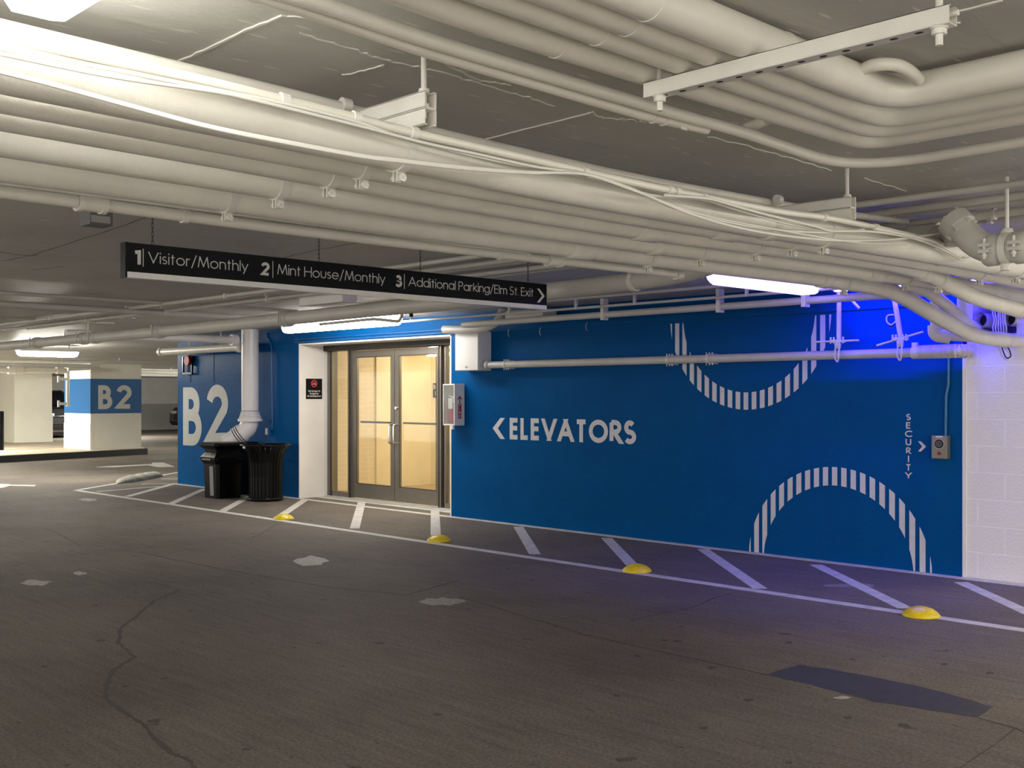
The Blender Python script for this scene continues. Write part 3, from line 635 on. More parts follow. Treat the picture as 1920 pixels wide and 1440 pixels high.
def cable(pix, x, r, label, dx=None):
    pts = [atx(px, py, x + (dx[i] if dx else 0)) for i, (px, py) in enumerate(pix)]
    return tag(MB().tube(smooth(pts, 6), r, 8).build('cable', 'cable'), label, 'cable')
cable([(-60,78),(0,91),(200,128),(400,168),(530,194),(667,228),(764,261),(939,303),(1030,317),(1094,325),(1200,361),(1247,369),(1317,374),(1394,397),(1500,424),(1600,433)], -2.455, 0.0055, 'upper loose cable tied below the front conduit over its whole length')
cable([(-60,90),(0,101),(200,142),(400,172),(464,185),(600,218),(700,243),(800,269),(900,290),(1000,312),(1094,326),(1170,350),(1269,392),(1372,418),(1456,431),(1550,436),(1620,430)], -2.445, 0.005, 'middle loose cable swinging between the conduit and the thick pipe')
cable([(-60,119),(0,134),(100,159),(250,200),(400,239),(567,272),(678,292),(747,300),(883,315),(994,323),(1094,326),(1160,345),(1219,369),(1289,399),(1372,424),(1456,440),(1550,450),(1617,451),(1687,448),(1770,436),(1814,426)], -2.44, 0.006, 'lowest sagging cable crossing the face of the thick pipe')
cable([(-60,121),(0,136),(100,161),(250,202),(400,241.5),(567,274.5),(678,294.5),(747,303),(883,318),(994,325),(1094,327),(1200,362),(1300,398),(1400,420),(1540,445),(1620,456),(1700,458)], -2.438, 0.004, 'thinner twin of the lowest sagging cable')
cable([(1247,366),(1317,371),(1350,378),(1420,398),(1530,425),(1560,433),(1631,434),(1700,444),(1750,460),(1790,480),(1805,487),(1822,481)], -2.43, 0.006, 'cable dipping off the rack end below the grooved elbow')
cable([(1640,428),(1740,450),(1765,462),(1800,482)], -2.425, 0.008, 'short stiff cable slanting down at the conduit end')
cable([(1770,457),(1795,440),(1812,427)], -2.42, 0.004, 'short cable rising to the grooved elbow flange')

# ---- cross struts carrying the lower rack
def double_strut(y, xr_, xl_, label, drop):
    t = thing('rack_hanger', (xr_, y, 2.5), label, 'pipe hanger')
    for i, (z0, z1) in enumerate(((2.277, 2.322), (2.326, 2.371))):
        b = MB()
        b.box(xl_, xr_, y-0.022, y-0.019, z0, z1); b.box(xl_, xr_, y+0.019, y+0.022, z0, z1)
        zz = z0 if i == 1 else z1; b.box(xl_, xr_, y-0.022, y+0.022, zz-0.0015, zz+0.0015)
        zo = z1 if i == 1 else z0
        b.box(xl_, xr_, y-0.022, y-0.012, zo-0.0015, zo+0.0015); b.box(xl_, xr_, y+0.012, y+0.022, zo-0.0015, zo+0.0015)
        b.build('channel', 'steel', t)
    for x in (xr_-0.03, xl_+0.03):
        r = MB(); r.tube([(x, y, 2.30), (x, y, CZ)], 0.0085, 12); r.tube([(x, y, 2.372), (x, y, 2.385)], 0.017, 6); r.tube([(x, y, 2.33), (x, y, 2.342)], 0.017, 6)
        r.build('threaded_rod', 'steel', t)
    # strap bolt seen on top beside the conduit
    r = MB(); s = aty(655, 196, y) if y < 3 else aty(1462, 381, y)
    r.tube([(s.x, y-0.03, 2.405), (s.x, y+0.0, 2.405)], 0.022, 16); r.bar((s.x, y-0.02, 2.37), (s.x, y-0.02, 2.40), 0.02, 0.006, up=(0,1,0)); r.build('bolt', 'steel', t)
    return t
double_strut(2.04, -2.44, -4.05, 'double channel pipe hanger over the middle of the thick pipe, on a threaded rod', 0)
double_strut(4.45, -2.44, -4.05, 'double channel pipe hanger further along the rack, near the blue lit wall', 0)

# ---- upper right rack: four lagged pipes turning right, two thin ones
SA = 2.46                       # y of the upper strut
ZB = 2.383
def corner_run(pix_in, corner, pix_out, zb, r, back, fwd, fr=0.25):
    a = lower(pix_in, zb, r); b = lower(pix_out, zb, r)
    # make both runs square to the grid and meet
    xa = sum(p.x for p in a)/len(a); yb = sum(p.y for p in b)/len(b); zc = zb+r
    xs = [p.x for p in a]
    pts = [Vector((xs[0]+(xs[0]-xs[-1])*0.3, a[0].y-back, zc))] + [Vector((p.x, p.y, zc)) for p in a[:-1]] + [Vector((xs[-1], yb, zc)), Vector((b[-1].x+fwd, yb, zc))]
    return fillet(pts, fr, 10)
RAD = 0.16
A4 = corner_run([(1120,12),(1300,80),(1474,144)], None, [(1733,198),(1920,164)], ZB, 0.052, 0.8, 2.0, 0.16)
A3 = corner_run([(977,0),(1200,83),(1428,168)], None, [(1789,220),(1920,195)], ZB, 0.046, 0.8, 2.0, 0.11)
A2 = corner_run([(857,0),(1200,118),(1412,192)], None, [(1789,238),(1920,211)], ZB, 0.046, 0.8, 2.0, 0.11)
A1 = corner_run([(703,0),(893,67),(1200,160),(1370,206)], None, [(1667,278),(1920,231)], ZB, 0.046, 0.8, 2.0, 0.11)
labs = ['brightest lagged pipe of the upper rack, nearest the camera, turning right', 'second lagged pipe of the upper rack, counted from the brightest', 'third lagged pipe of the upper rack, counted from the brightest', 'lagged pipe on the outside of the upper rack\'s turn, beside the slim pipes']
for pth, lab, r in ((A4, labs[0], 0.052), (A3, labs[1], 0.046), (A2, labs[2], 0.046), (A1, labs[3], 0.046)):
    o = pipe('lagged_pipe', pth, r, lab)
    for v in ((2.05, 2.62) if lab is labs[0] else (2.1,)):
        s = sample_at(pth, 1, v)
        if s: MB().tube([s[0]-s[1]*0.008, s[0]+s[1]*0.008], r+0.002, 24).build('lagging_seam', 'pipe', o)
T1 = [atz(*p, 2.41) for p in [(480,-28),(560,-6),(800,75),(1200,193),(1300,222),(1380,243),(1500,290)]]
T1c = fillet([T1[0]+(T1[0]-T1[1])*1.0] + [Vector((p.x, p.y, 2.41)) for p in T1[:-1]] + [Vector((T1[-1].x, atz(1700,302,2.41).y, 2.41)), Vector((1.0, atz(1800,278,2.41).y, 2.41))], 0.35, 14)
pipe('slim_pipe', T1c, 0.020, 'slim white pipe turning right below the lagged pipes', n=16)
T2 = [atz(*p, 2.405) for p in [(480,-12),(560,12),(800,94),(1200,212),(1325,241)]]
o = pipe('slim_pipe', ext(T2, 0.8), 0.0205, 'slim white pipe that stops at the punched strut', n=16)
for px in (1222, 1240):
    s = sample_at(T2, 1, y_on(px, T2[3].x)); MB().tube([s[0]-s[1]*0.004, s[0]+s[1]*0.004], 0.025, 18).build('strap', 'steel', o)
# offset conduit curling above the rack
oc = [atz(1600,146,2.44), atz(1612,134,2.45), atz(1640,122,2.455), atz(1680,122,2.455), atz(1706,134,2.45), atz(1722,150,2.44)]
pipe('loop_pipe', smooth(oc, 6), 0.019, 'small curved white pipe looping inside the turn of the lagged pipes', n=14)
pipe('slim_pipe', [atz(1385,246,2.45), atz(1440,224,2.45)], 0.019, 'short white pipe stub poking out behind the outermost lagged pipe', n=14)
# punched strut trapeze
a = aty(1215, 251, SA); b = aty(1787, 121, SA); xa, xb = a.x, b.x
t = thing('strut_trapeze', ((xa+xb)/2, SA, 2.342), 'long punched steel strut hung on threaded rods under the lagged pipes', 'pipe hanger')
s_ = MB(); s_.box(xa, xb, SA-0.0205, SA-0.0185, 2.342, 2.383); s_.box(xa, xb, SA+0.0185, SA+0.0205, 2.342, 2.383); s_.box(xa, xb, SA-0.0205, SA+0.0205, 2.3405, 2.3425)
s_.box(xa, xb, SA-0.0205, SA-0.011, 2.3815, 2.383); s_.box(xa, xb, SA+0.011, SA+0.0205, 2.3815, 2.383); s_.build('channel', 'steel', t)
hl = MB(); n = 13
for i in range(n):
    x = xa+0.06+(xb-xa-0.14)*i/(n-1); hl.lathe((x, SA, 2.3398), [(0.0001, 0), (0.0065, 0), (0.0065, 0.0008)], 12, sx=1.6)
hl.build('slot', 'dim', t)
for x in (x_on(1237, SA), x_on(1761, SA)):
    r = MB(); r.tube([(x, SA, 2.30), (x, SA, CZ)], 0.0085, 12); r.tube([(x, SA, 2.325), (x, SA, 2.338)], 0.017, 6); r.tube([(x, SA, 2.338), (x, SA, 2.3405)], 0.02, 16); r.build('threaded_rod', 'steel', t)
x = x_on(1790, SA); MB().tube([(xb-0.04, SA, 2.365), (xb+0.012, SA, 2.365)], 0.007, 10).build('bolt', 'steel', t)
s = atz(1288, 214, 2.43); r = MB(); r.tube([s-Vector((0.02,0,0)), s+Vector((0.02,0,0))], 0.006, 8); r.tube([s-Vector((0.008,0,0)), s+Vector((0.0,0,0))], 0.014, 6); r.bar(s-Vector((0.012,0,0.05)), s-Vector((0.012,0,-0.02)), 0.03, 0.004, up=(1,0,0)); r.build('clamp', 'steel', t)

# ---- x-direction conduits on the ceiling behind the rack
def xrun(name, y, z, r, x0, x1, label, cat='conduit', m='pipe2', n=12, group=None):
    o = MB().tube([(x0, y, z), (x1, y, z)], r, n).build(name, m); return tag(o, label, cat, group)
rows = [(5.10, 2.455, 0.017), (5.38, 2.45, 0.020), (5.62, 2.465, 0.012), (5.80, 2.445, 0.020), (6.02, 2.47, 0.012), (6.15, 2.47, 0.012)]
names = ['ceiling conduit closest to the camera in the row crossing behind the rack', 'thick second ceiling conduit of the row crossing behind the rack', 'thin ceiling conduit in the middle of the crossing row', 'lowest ceiling conduit of the crossing row, with a coupling near the picture\'s right edge',
         'thin ceiling conduit behind the coupled one', 'last thin ceiling conduit of the crossing row, nearest the blue wall']
for (y, z, r), nm in zip(rows, names):
    o = xrun('conduit', y, z, r, -16.5 if y > 5.2 else -7.5, 2.0, nm)
    for k in range(6):
        x = -2.5 - 2.1*k - (y*7 % 1)
        if x > (-16 if y > 5.2 else -7): MB().bar((x-0.012, y, z), (x+0.012, y, z), 2*r+0.012, 2*r+0.012).build('strap', 'steel', o)
    if abs(y-5.8) < 0.01:
        xc = x_on(1845, y); c = MB(); c.tube([(xc-0.055, y, z), (xc+0.055, y, z)], 0.026, 16)
        c.tube([(xc-0.06, y, z), (xc-0.04, y, z)], 0.032, 16); c.tube([(xc+0.04, y, z), (xc+0.06, y, z)], 0.032, 16); c.build('coupling', 'pipe2', o)
# short conduit along y joining them
o = tag(MB().tube([aty(1590,402,4.9), aty(1700,416,5.7)], 0.017, 12).build('conduit', 'pipe2'), 'short slanting conduit right of the far hanger bracket', 'conduit')
# conduits close to the wall
o = xrun('conduit', 8.62, 2.335, 0.034, x_on(868, 8.62), -3.2, 'thick conduit running along the top of the blue mural wall', n=16)
for px in (1133, 1350, 1510):
    x = x_on(px, 8.62); MB().box(x-0.02, x+0.02, 8.58, 8.66, 2.28, CZ).build('strap', 'steel', o)
o = xrun('conduit', 8.40, 2.40, 0.014, -10.6, -3.2, 'thin conduit just above the thick one along the mural wall')
for px in (955, 1080, 1190, 1400):
    x = x_on(px, 8.4); MB().box(x-0.01, x+0.01, 8.385, 8.415, 2.39, CZ).build('strap', 'steel', o)
o = xrun('conduit', 8.0, 2.455, 0.016, -10.8, -3.4, 'upper thin conduit tight under the ceiling before the mural wall')
o = xrun('conduit', 7.4, 2.47, 0.013, -10.8, -5.4, 'thin conduit under the ceiling left of the violet light')
# painted conduits above the doors
for i, (z, lab) in enumerate(((2.285, 'lower blue painted conduit along the lintel over the doors'), (2.325, 'upper blue painted conduit along the lintel over the doors'))):
    tag(MB().tube([(-13.9, WY-0.016, z), (-10.35, WY-0.016, z)], 0.011, 10).build('conduit', 'bluepaint'), lab, 'conduit')

# ---- big grooved main
ZM = 2.21
zm2 = 2.355
ym = 5.75
mpath = [Vector((-27, ym, 2.15)), Vector((-16, ym, 2.205)), Vector((-11, ym, 2.215)), Vector((-8, ym, 2.235)), Vector((-5.5, ym, 2.255)), Vector((-4.45, ym, 2.28)), Vector((-4.0, ym, 2.345)), Vector((-3.5, ym, zm2)), Vector((x_on(1700, ym), ym, zm2)), Vector((x_on(1765, ym), ym-0.03, zm2-0.01)), aty(1806, 437, 5.2)]
o = MB().tube(smooth(mpath, 4), 0.062, 28).build('main_pipe', 'pipe2'); tag(o, 'large grooved main pipe crossing the whole level below the ceiling', 'pipe')
for px in (70, 158, 180, 300, 538):
    x = x_on(px, ym); s = sample_at(smooth(mpath, 4), 0, x)
    c = MB(); d = s[1]; c.tube([s[0]-d*0.06, s[0]-d*0.05, s[0]+d*0.05, s[0]+d*0.06], 0.07, 24, radii=[0.066, 0.078, 0.078, 0.066]); c.bar(s[0]+Vector((0,-0.085,-0.03)), s[0]+Vector((0,-0.085,0.05)), 0.04, 0.03); c.tube([s[0]+Vector((0,-0.1,-0.05)), s[0]+Vector((0,-0.1,0.07))], 0.009, 8)
    c.build('grooved_coupling', 'pipe2', o)
for px in (1190, 1365):
    x = x_on(px, ym); s = sample_at(smooth(mpath, 4), 0, x)
    c = MB(); c.tube([s[0]-s[1]*0.018, s[0]+s[1]*0.018], 0.069, 28); c.bar(s[0]+Vector((0,-0.07,0.0)), s[0]+Vector((0,-0.07,0.06)), 0.035, 0.02); c.tube([(s[0].x, ym-0.06, s[0].z), (s[0].x, ym-0.06, CZ)], 0.007, 8)
    c.build('hanger_ring', 'pipe', o)
# right part: tee, elbow, couplings
yv = 5.42
e0 = aty(1762, 440, ym)
c = MB(); c.tube([(e0.x-0.16, ym, zm2), (e0.x+0.0, ym, zm2)], 0.070, 28); c.tube([(e0.x-0.06, ym, zm2+0.05), (e0.x-0.06, ym, zm2-0.16)], 0.052, 24)
c.build('tee', 'pipe2', o)
p0 = aty(1818, 443, yv-0.25); p1 = aty(1852, 470, yv-0.28); p2 = aty(1990, 468, yv-0.28)
vp = thing('grooved_valve_pipe', p1, 'grooved pipe with bolted elbow and couplings at the picture\'s right edge', 'pipe')
c = MB(); c.tube(fillet([p0+Vector((-0.06,0.0,0.06)), p1+Vector((-0.02,0,0)), p1+Vector((0.2,0,0))], 0.10, 8), 0.066, 28); c.build('elbow', 'pipe2', vp)
c = MB(); c.tube([p1+Vector((0.0,0,0)), Vector((1.2, p1.y, p1.z))], 0.062, 28); c.build('tube', 'pipe2', vp)
def coupling(px, w, par, r=0.074):
    x = x_on(px, p1.y); q = MB(); c0 = Vector((x, p1.y, p1.z))
    q.tube([c0-Vector((w/2,0,0)), c0-Vector((w/2-0.012,0,0)), c0+Vector((w/2-0.012,0,0)), c0+Vector((w/2,0,0))], r, 28, radii=[r-0.008, r, r, r-0.008])
    q.box(x-0.025, x+0.025, p1.y-r-0.03, p1.y-r+0.02, p1.z-0.022, p1.z-0.006); q.box(x-0.025, x+0.025, p1.y-r-0.03, p1.y-r+0.02, p1.z+0.006, p1.z+0.022)
    q.build('grooved_coupling', 'pipe2', par)
    b = MB(); b.tube([(x, p1.y-r-0.018, p1.z-0.05), (x, p1.y-r-0.018, p1.z+0.045)], 0.007, 8); b.tube([(x, p1.y-r-0.018, p1.z-0.04), (x, p1.y-r-0.018, p1.z-0.026)], 0.012, 6); b.build('bolt', 'steel', par)
coupling(1861, 0.07, vp); coupling(1916, 0.07, vp)
x = x_on(1888, p1.y)
c = MB(); c.tube([Vector((x-0.016, p1.y, p1.z)), Vector((x+0.016, p1.y, p1.z))], 0.076, 28); c.tube([(x, p1.y-0.02, p1.z-0.10), (x, p1.y-0.02, p1.z-0.07)], 0.02, 10); c.tube([(x, p1.y, p1.z+0.06), (x, p1.y, CZ)], 0.009, 10); c.lathe((x, p1.y, p1.z+0.07), [(0.03,0),(0.025,0.02),(0.0,0.03)], 16)
c.build('hanger_ring', 'steel', vp)
# bolted flange at the elbow's upper end
q0 = p0+Vector((-0.06,0,0.06)); dd = (p1+Vector((-0.02,0,0)) - q0).normalized()
c = MB(); c.tube([q0-dd*0.03, q0+dd*0.03], 0.078, 24); side = dd.cross(Vector((0,1,0))).normalized()
for k in range(6):
    a_ = 2*pi*k/6; v_ = Vector((0,1,0))*cos(a_)*0.066 + side*sin(a_)*0.066; c.tube([q0+v_-dd*0.05, q0+v_+dd*0.05], 0.010, 8)
c.build('flange', 'pipe2', vp)

# ---- wall pipe with flex hose
WPY, WPZ = 8.91, 1.862
xw0, xw1 = x_on(914, WPY), x_on(1722, WPY)
o = MB().tube([(xw0, WPY, WPZ), (xw1, WPY, WPZ)], 0.041, 24).build('wall_pipe', 'pipe2'); tag(o, 'straight white pipe across the blue mural wall from the grey box', 'pipe')
for px in (948, 1254, 1329):
    x = x_on(px, WPY); c = MB(); c.tube([(x-0.012, WPY, WPZ), (x+0.012, WPY, WPZ)], 0.046, 20)
    for sx in (-0.035, 0.0, 0.035): c.tube([(x+sx, WPY+0.01, WPZ-0.062), (x+sx, WPY+0.01, WPZ+0.062)], 0.006, 8)
    c.box(x-0.03, x+0.03, WPY+0.045, WY, WPZ-0.05, WPZ+0.05); c.build('bracket', 'steel', o)
xf0 = xw1; xf1 = x_on(1808, 8.92)
h = []; rr = []
N = 46
for i in range(N*4+1):
    t_ = i/(N*4); ang = max(0, (t_-0.86)/0.14)
    x = xf0+(xf1-xf0)*t_; y = WPY + 0.10*ang**2; z = WPZ+0.004
    h.append((x, y, z)); rr.append(0.047+0.012*sin(2*pi*25*t_))
o = MB().tube(h, 0.05, 20, radii=rr).build('corrugated_hose', 'pipe'); tag(o, 'short corrugated white hose joining the wall pipe to the wall corner', 'hose')
c = MB(); c.tube([(xf0-0.05, WPY, WPZ), (xf0+0.02, WPY, WPZ)], 0.053, 24); c.box(xf0-0.05, xf0-0.01, WPY-0.02, WPY+0.02, WPZ+0.04, WPZ+0.085); c.build('coupling', 'pipe', o)

# ---- strut hangers over the wall pipe
def pipe_hanger(px, y, tilt, label, skew):
    x = x_on(px, y); t = thing('rod_hanger', (x, y, CZ), label, 'pipe hanger'); zc = 1.98
    MB().tube([(x-tilt, y, CZ-0.02), (x, y, zc-0.02)], 0.021, 16).build('rod_sleeve', 'steel', t)
    MB().box(x-tilt-0.06, x-tilt+0.06, y-0.03, y+0.03, CZ-0.045, CZ).build('ceiling_plate', 'steel', t)
    b = MB(); b.tube([(x-0.21, y-0.02, zc-skew), (x+0.20, y-0.02, zc+skew)], 0.0085, 10); b.build('cross_rod', 'steel', t)
    b = MB(); b.box(x-0.05, x+0.05, y-0.045, y+0.03, zc-0.012, zc+0.012)
    for k in (-0.06, -0.03, 0.03, 0.06): b.tube([(x+k, y-0.035, zc-0.02), (x+k, y-0.035, zc+0.035)], 0.008, 6)
    b.lathe((x, y-0.02, zc-0.07), [(0.0, 0), (0.026, 0.002), (0.03, 0.05), (0.02, 0.06)], 16); b.build('bracket', 'steel', t)
    b = MB(); b.tube(smooth([(x+0.03, y-0.05, zc-0.01), (x+0.032, y-0.06, WPZ), (x+0.02, y-0.05, WPZ-0.055), (x, y-0.04, WPZ-0.06), (x-0.012, y-0.05, WPZ-0.02), (x-0.01, y-0.04, zc-0.05)], 5), 0.007, 8); b.build('hook', 'steel', t)
    return t
pipe_hanger(1573, 8.84, 0.0, 'upright rod hanger with a cross rod, left of the two in blue light', 0.0)
pipe_hanger(1690, 8.84, 0.09, 'tilted rod hanger with a cross rod, right of the two in blue light', 0.05)
o = tag(MB().tube(smooth([aty(1676,590,9.02), aty(1664,592,9.02), aty(1663,603,9.02), aty(1671,609,9.02), aty(1680,602,9.02)], 6), 0.007, 8).build('wire_hook', 'cable'), 'small curled wire hook on the blue wall between the rod hangers', 'wire')
o = tag(MB().tube([aty(1597,563,8.8), aty(1609,576,8.8), aty(1611,578,8.8)], 0.012, 10).build('cable_stub', 'cable'), 'short white cable stub pointing down beside the upright rod hanger', 'cable')

# ---- things in the pipe opening
t = thing('cable_ladder', (-3.6, WY+0.6, 2.05), 'white wire lattice rack standing in the pipe opening of the block wall', 'cable rack')
l = MB(); lx0, lx1, lz0, lz1 = x_on(1836, WY+0.7), x_on(1898, WY+0.7), 2.02, 2.42
for k in range(7):
    xx = lx0+(lx1-lx0)*k/6
    l.tube([(xx, WY+0.7, lz1), (xx+(0.09 if k%2 else -0.09), WY+0.7, 2.15)], 0.004, 6)
for z in (2.16, 2.25, 2.34, 2.42): l.tube([(lx0-0.1, WY+0.7, z), (lx1+0.1, WY+0.7, z)], 0.006, 6)
l.build('lattice', 'steel', t)
for i, (px, py, lab) in enumerate(((1840, 600, 'left open dark pipe end in the wall opening'), (1893, 598, 'right open dark pipe end in the wall opening'))):
    c = aty(px, py, WY-0.0); q = MB(); n_ = 24
    q.tube([c+Vector((0,-0.02,0)), c+Vector((0,0.35,0))], 0.058, 24, caps=False); q.tube([c+Vector((0,-0.02,0)), c+Vector((0,0.35,0))], 0.052, 24, caps=False)
    s_ = q.build('pipe_stub', 'pipe'); tag(s_, lab, 'pipe')
    MB().tube([c+Vector((0,0.10,0)), c+Vector((0,0.12,0))], 0.0515, 24).build('bore', 'dim', s_)
random.seed(3)
for i in range(6):
    x0 = 1862+i*4; pts = [aty(x0-10+i*3, 560+random.uniform(-8,8), WY-0.02-0.01*i), aty(x0+2, 596+random.uniform(-6,6), WY-0.05-0.01*i), aty(1862+i*5, 618, WY-0.08-0.01*i), aty(1874+i*2, 640, WY-0.05)]
    tag(MB().tube(smooth(pts, 6), 0.006, 6).build('cable', 'cable'), 'thin white cable in the bundle hanging out of the wall opening', 'cable', 'cables in the wall opening')
lp = MB()
tg = MB().tube(smooth([aty(1872,648,8.93), aty(1879,668,8.92), aty(1890,674,8.92), aty(1893,664,8.92), aty(1884,652,8.93), aty(1878,646,8.93)], 6), 0.007, 8).build('cable_loop', 'cable')
tag(tg, 'drooping cable loop under the lowest pipe bend on the block wall', 'cable')
tg = MB().tube(smooth([aty(1878,650,8.9), aty(1886,670,8.89), aty(1895,668,8.89), aty(1892,655,8.9), aty(1885,648,8.9)], 6), 0.005, 8).build('cable_loop', M['tyre']); tag(tg, 'black cable loop drooping under the lowest pipe bend', 'cable')

# ---- grey box, conduit elbow
bx0, bx1 = -10.08, -9.67
gb = MB().box(bx0, bx1, 8.82, WY, 1.80, 2.27).build('junction_box', 'white', bevel=0.006); tag(gb, 'tall pale grey steel box mounted on the blue wall right of the doors', 'box')
MB().box(bx0+0.004, bx1-0.004, 8.812, 8.82, 1.806, 2.264).build('cover', 'white', gb)
MB().tube([(-9.88, 8.80, 1.845), (-9.88, 8.815, 1.845)], 0.012, 12).build('knob', 'steel', gb)
MB().tube([(xw0-0.02, WPY, WPZ), (xw0+0.03, WPY, WPZ)], 0.052, 20).build('hub', 'pipe2', gb)
ev = smooth([(-10.15, 8.7, 2.30), (-9.7, 8.7, 2.28), (-9.45, 8.72, 2.29), (-9.28, 8.76, 2.36), (-9.22, 8.8, CZ)], 6)
tag(MB().tube(ev, 0.05, 20).build('conduit_elbow', 'pipe2'), 'fat pipe elbow curling above the grey wall box', 'pipe')
o = tag(MB().box(x_on(955,8.75), x_on(1026,8.75), 8.68, 8.9, 2.37, 2.46).build('wireway', 'pipe2', bevel=0.004), 'flat painted wireway box under the ceiling right of the grey wall box', 'box')
o = tag(MB().box(x_on(566,5.95), x_on(647,5.95), 5.92, 6.08, 2.36, 2.45).build('wireway', 'white', bevel=0.004), 'pale box between the ceiling conduits below the hanging sign', 'box')
# blue hanging wires on the dark top of the mural wall
for px, py in ((954, 625), (1013, 622), (1100, 613)):
    c = aty(px, py, WY-0.03)
    tag(MB().tube(smooth([c+Vector((0.01,0,0.05)), c+Vector((-0.01,0,0.02)), c+Vector((-0.008,0,-0.02)), c+Vector((0.012,0,-0.04))], 5), 0.004, 6).build('wire_tie', 'pipe2'), 'loose wire end sticking out on the dark top of the mural wall', 'wire', 'wire ends on the mural wall')

# ==================================================================== WALL THINGS
# fire extinguisher cabinet
fx0, fx1, fy, fz0, fz1 = -10.37, -10.15, 8.865, 1.135, 1.645
fe = thing('extinguisher_cabinet', (-10.26, 8.95, fz0), 'white fire extinguisher cabinet with clear front at the corner right of the doors', 'cabinet')
b = MB(); w = 0.018
b.box(fx0, fx0+w, fy, WY-0.0, fz0, fz1); b.box(fx1-w, fx1, fy, WY, fz0, fz1); b.box(fx0+w, fx1-w, fy, WY, fz1-w, fz1); b.box(fx0+w, fx1-w, fy, WY, fz0, fz0+w); b.box(fx0+w, fx1-w, WY-0.012, WY, fz0+w, fz1-w)
b.build('body', 'white', fe, bevel=0.006)
MB().box(fx0+w, fx1-w, fy+0.006, fy+0.009, fz0+w, fz1-w).build('clear_panel', 'glass', fe)
c = MB(); c.box(-10.215, -10.185, fy-0.0, fy+0.03, fz0-0.03, fz0); c.tube([(-10.2, fy+0.02, fz0-0.045), (-10.2, fy+0.02, fz0-0.03)], 0.022, 12); c.build('latch', 'white', fe)
lb = MB(); text_mb(lb, 'FIRE', (0,0,0), (1,0,0), (0,1,0), 0.04, 0.2, None)
# red label on the right flank (facing +x), letters stacked
lb = MB().box(fx1, fx1+0.001, 8.925, 8.975, 1.22, 1.40).build('red_label', 'red', fe)
lt = MB()
for i, ch in enumerate('FIRE'):
    gw = G[ch][0]; text_mb(lt, ch, (fx1+0.001, 8.938, 1.365-0.044*i), (0,1,0), (0,0,1), 0.032, 0.18, 0.024)
lt.build('lettering', 'white', lb)
ar = MB(); ar.ribbon([(fx1, 8.95, 1.50), (fx1, 8.95, 1.40)], 0.014, (1,0,0), 0.001); ar.ribbon([(fx1, 8.915, 1.455), (fx1, 8.95, 1.485), (fx1, 8.985, 1.455)], 0.012, (1,0,0), 0.001); ar.build('red_symbol', 'red', fe)
ex = thing('fire_extinguisher', (-10.26, 8.945, 1.155), 'red fire extinguisher with a pale head inside the white cabinet', 'fire extinguisher')
MB().lathe((-10.26, 8.945, 1.155), [(0.0, 0), (0.05, 0.0), (0.055, 0.02), (0.055, 0.20), (0.04, 0.24), (0.02, 0.26)], 24).build('cylinder', 'red', ex)
c = MB(); c.tube([(-10.26, 8.945, 1.41), (-10.26, 8.945, 1.46)], 0.02, 12); c.bar((-10.31, 8.92, 1.50), (-10.21, 8.93, 1.47), 0.02, 0.012); c.bar((-10.31, 8.92, 1.46), (-10.21, 8.93, 1.455), 0.02, 0.012); c.build('valve', 'letter', ex)
MB().box(-10.29, -10.21, 8.884, 8.886, 1.34, 1.47).build('tag', 'letter', ex)

# intercom
ix0, ix1, iy, iz0, iz1 = x_on(1747, 8.97), x_on(1776, 8.97), 8.965, 0.975, 1.168
ic = thing('intercom', ((ix0+ix1)/2, WY, iz0), 'bronze grey intercom call box with round speaker and red button near SECURITY', 'intercom')
MB().box(ix0, ix1, iy, WY, iz0, iz1).build('housing', mat('intercom_grey', (0.20, 0.19, 0.15), 0.4, metal=0.3), ic, bevel=0.004)
cx_, cz_ = (ix0+ix1)/2, iz1-0.068
def disc(mb, x, y, z, r, th, n=24): mb.tube([(x, y, z), (x, y-th, z)], r, n)
q = MB(); disc(q, cx_, iy, cz_, 0.044, 0.003); q.build('speaker_ring', 'greybox', ic)
q = MB(); disc(q, cx_, iy-0.003, cz_, 0.038, 0.002); q.build('speaker', 'black', ic)
q = MB(); disc(q, cx_, iy-0.004, cz_, 0.028, 0.003); disc(q, cx_, iy-0.007, cz_, 0.008, 0.003); q.build('speaker_grille', mat('grille_dark', (0.06, 0.06, 0.06), 0.5), ic)
q = MB(); disc(q, cx_, iy, iz0+0.045, 0.014, 0.006); q.build('button', 'red', ic)
MB().box(cx_-0.03, cx_+0.03, iy-0.002, iy, iz1-0.014, iz1-0.004).build('label_strip', 'white', ic)
xc = x_on(1772, 9.0)
tag(MB().tube([(xc, 9.012, iz1), (xc+0.005, 9.012, 1.5), (xc+0.025, 9.012, 1.6), (xc+0.025, 9.012, 2.26)], 0.011, 10).build('conduit', mat('teal_conduit', (0.01, 0.16, 0.32), 0.35)), 'blue painted conduit rising from the intercom box', 'conduit')

# left conduit + outlet
xc = x_on(508, 9.0)
tag(MB().tube(smooth([aty(500,624,9.0), aty(501,632,9.0), aty(509,650,9.0), aty(510,700,9.0), aty(511,795,9.0), aty(509,806,9.0)], 4), 0.011, 10).build('conduit', 'bluepaint'), 'thin blue painted conduit dropping beside the white downpipe', 'conduit')
ob = thing('outlet_box', aty(506, 808, WY), 'small blue outlet box above the slatted litter bin', 'outlet')
c_ = aty(506, 809, WY)
MB().box(c_.x-0.05, c_.x+0.05, WY-0.05, WY, c_.z-0.055, c_.z+0.055).build('box', 'bluepaint', ob, bevel=0.004)
MB().box(c_.x-0.045, c_.x+0.02, WY-0.055, WY-0.05, c_.z-0.045, c_.z+0.045).build('cover', 'greybox', ob)

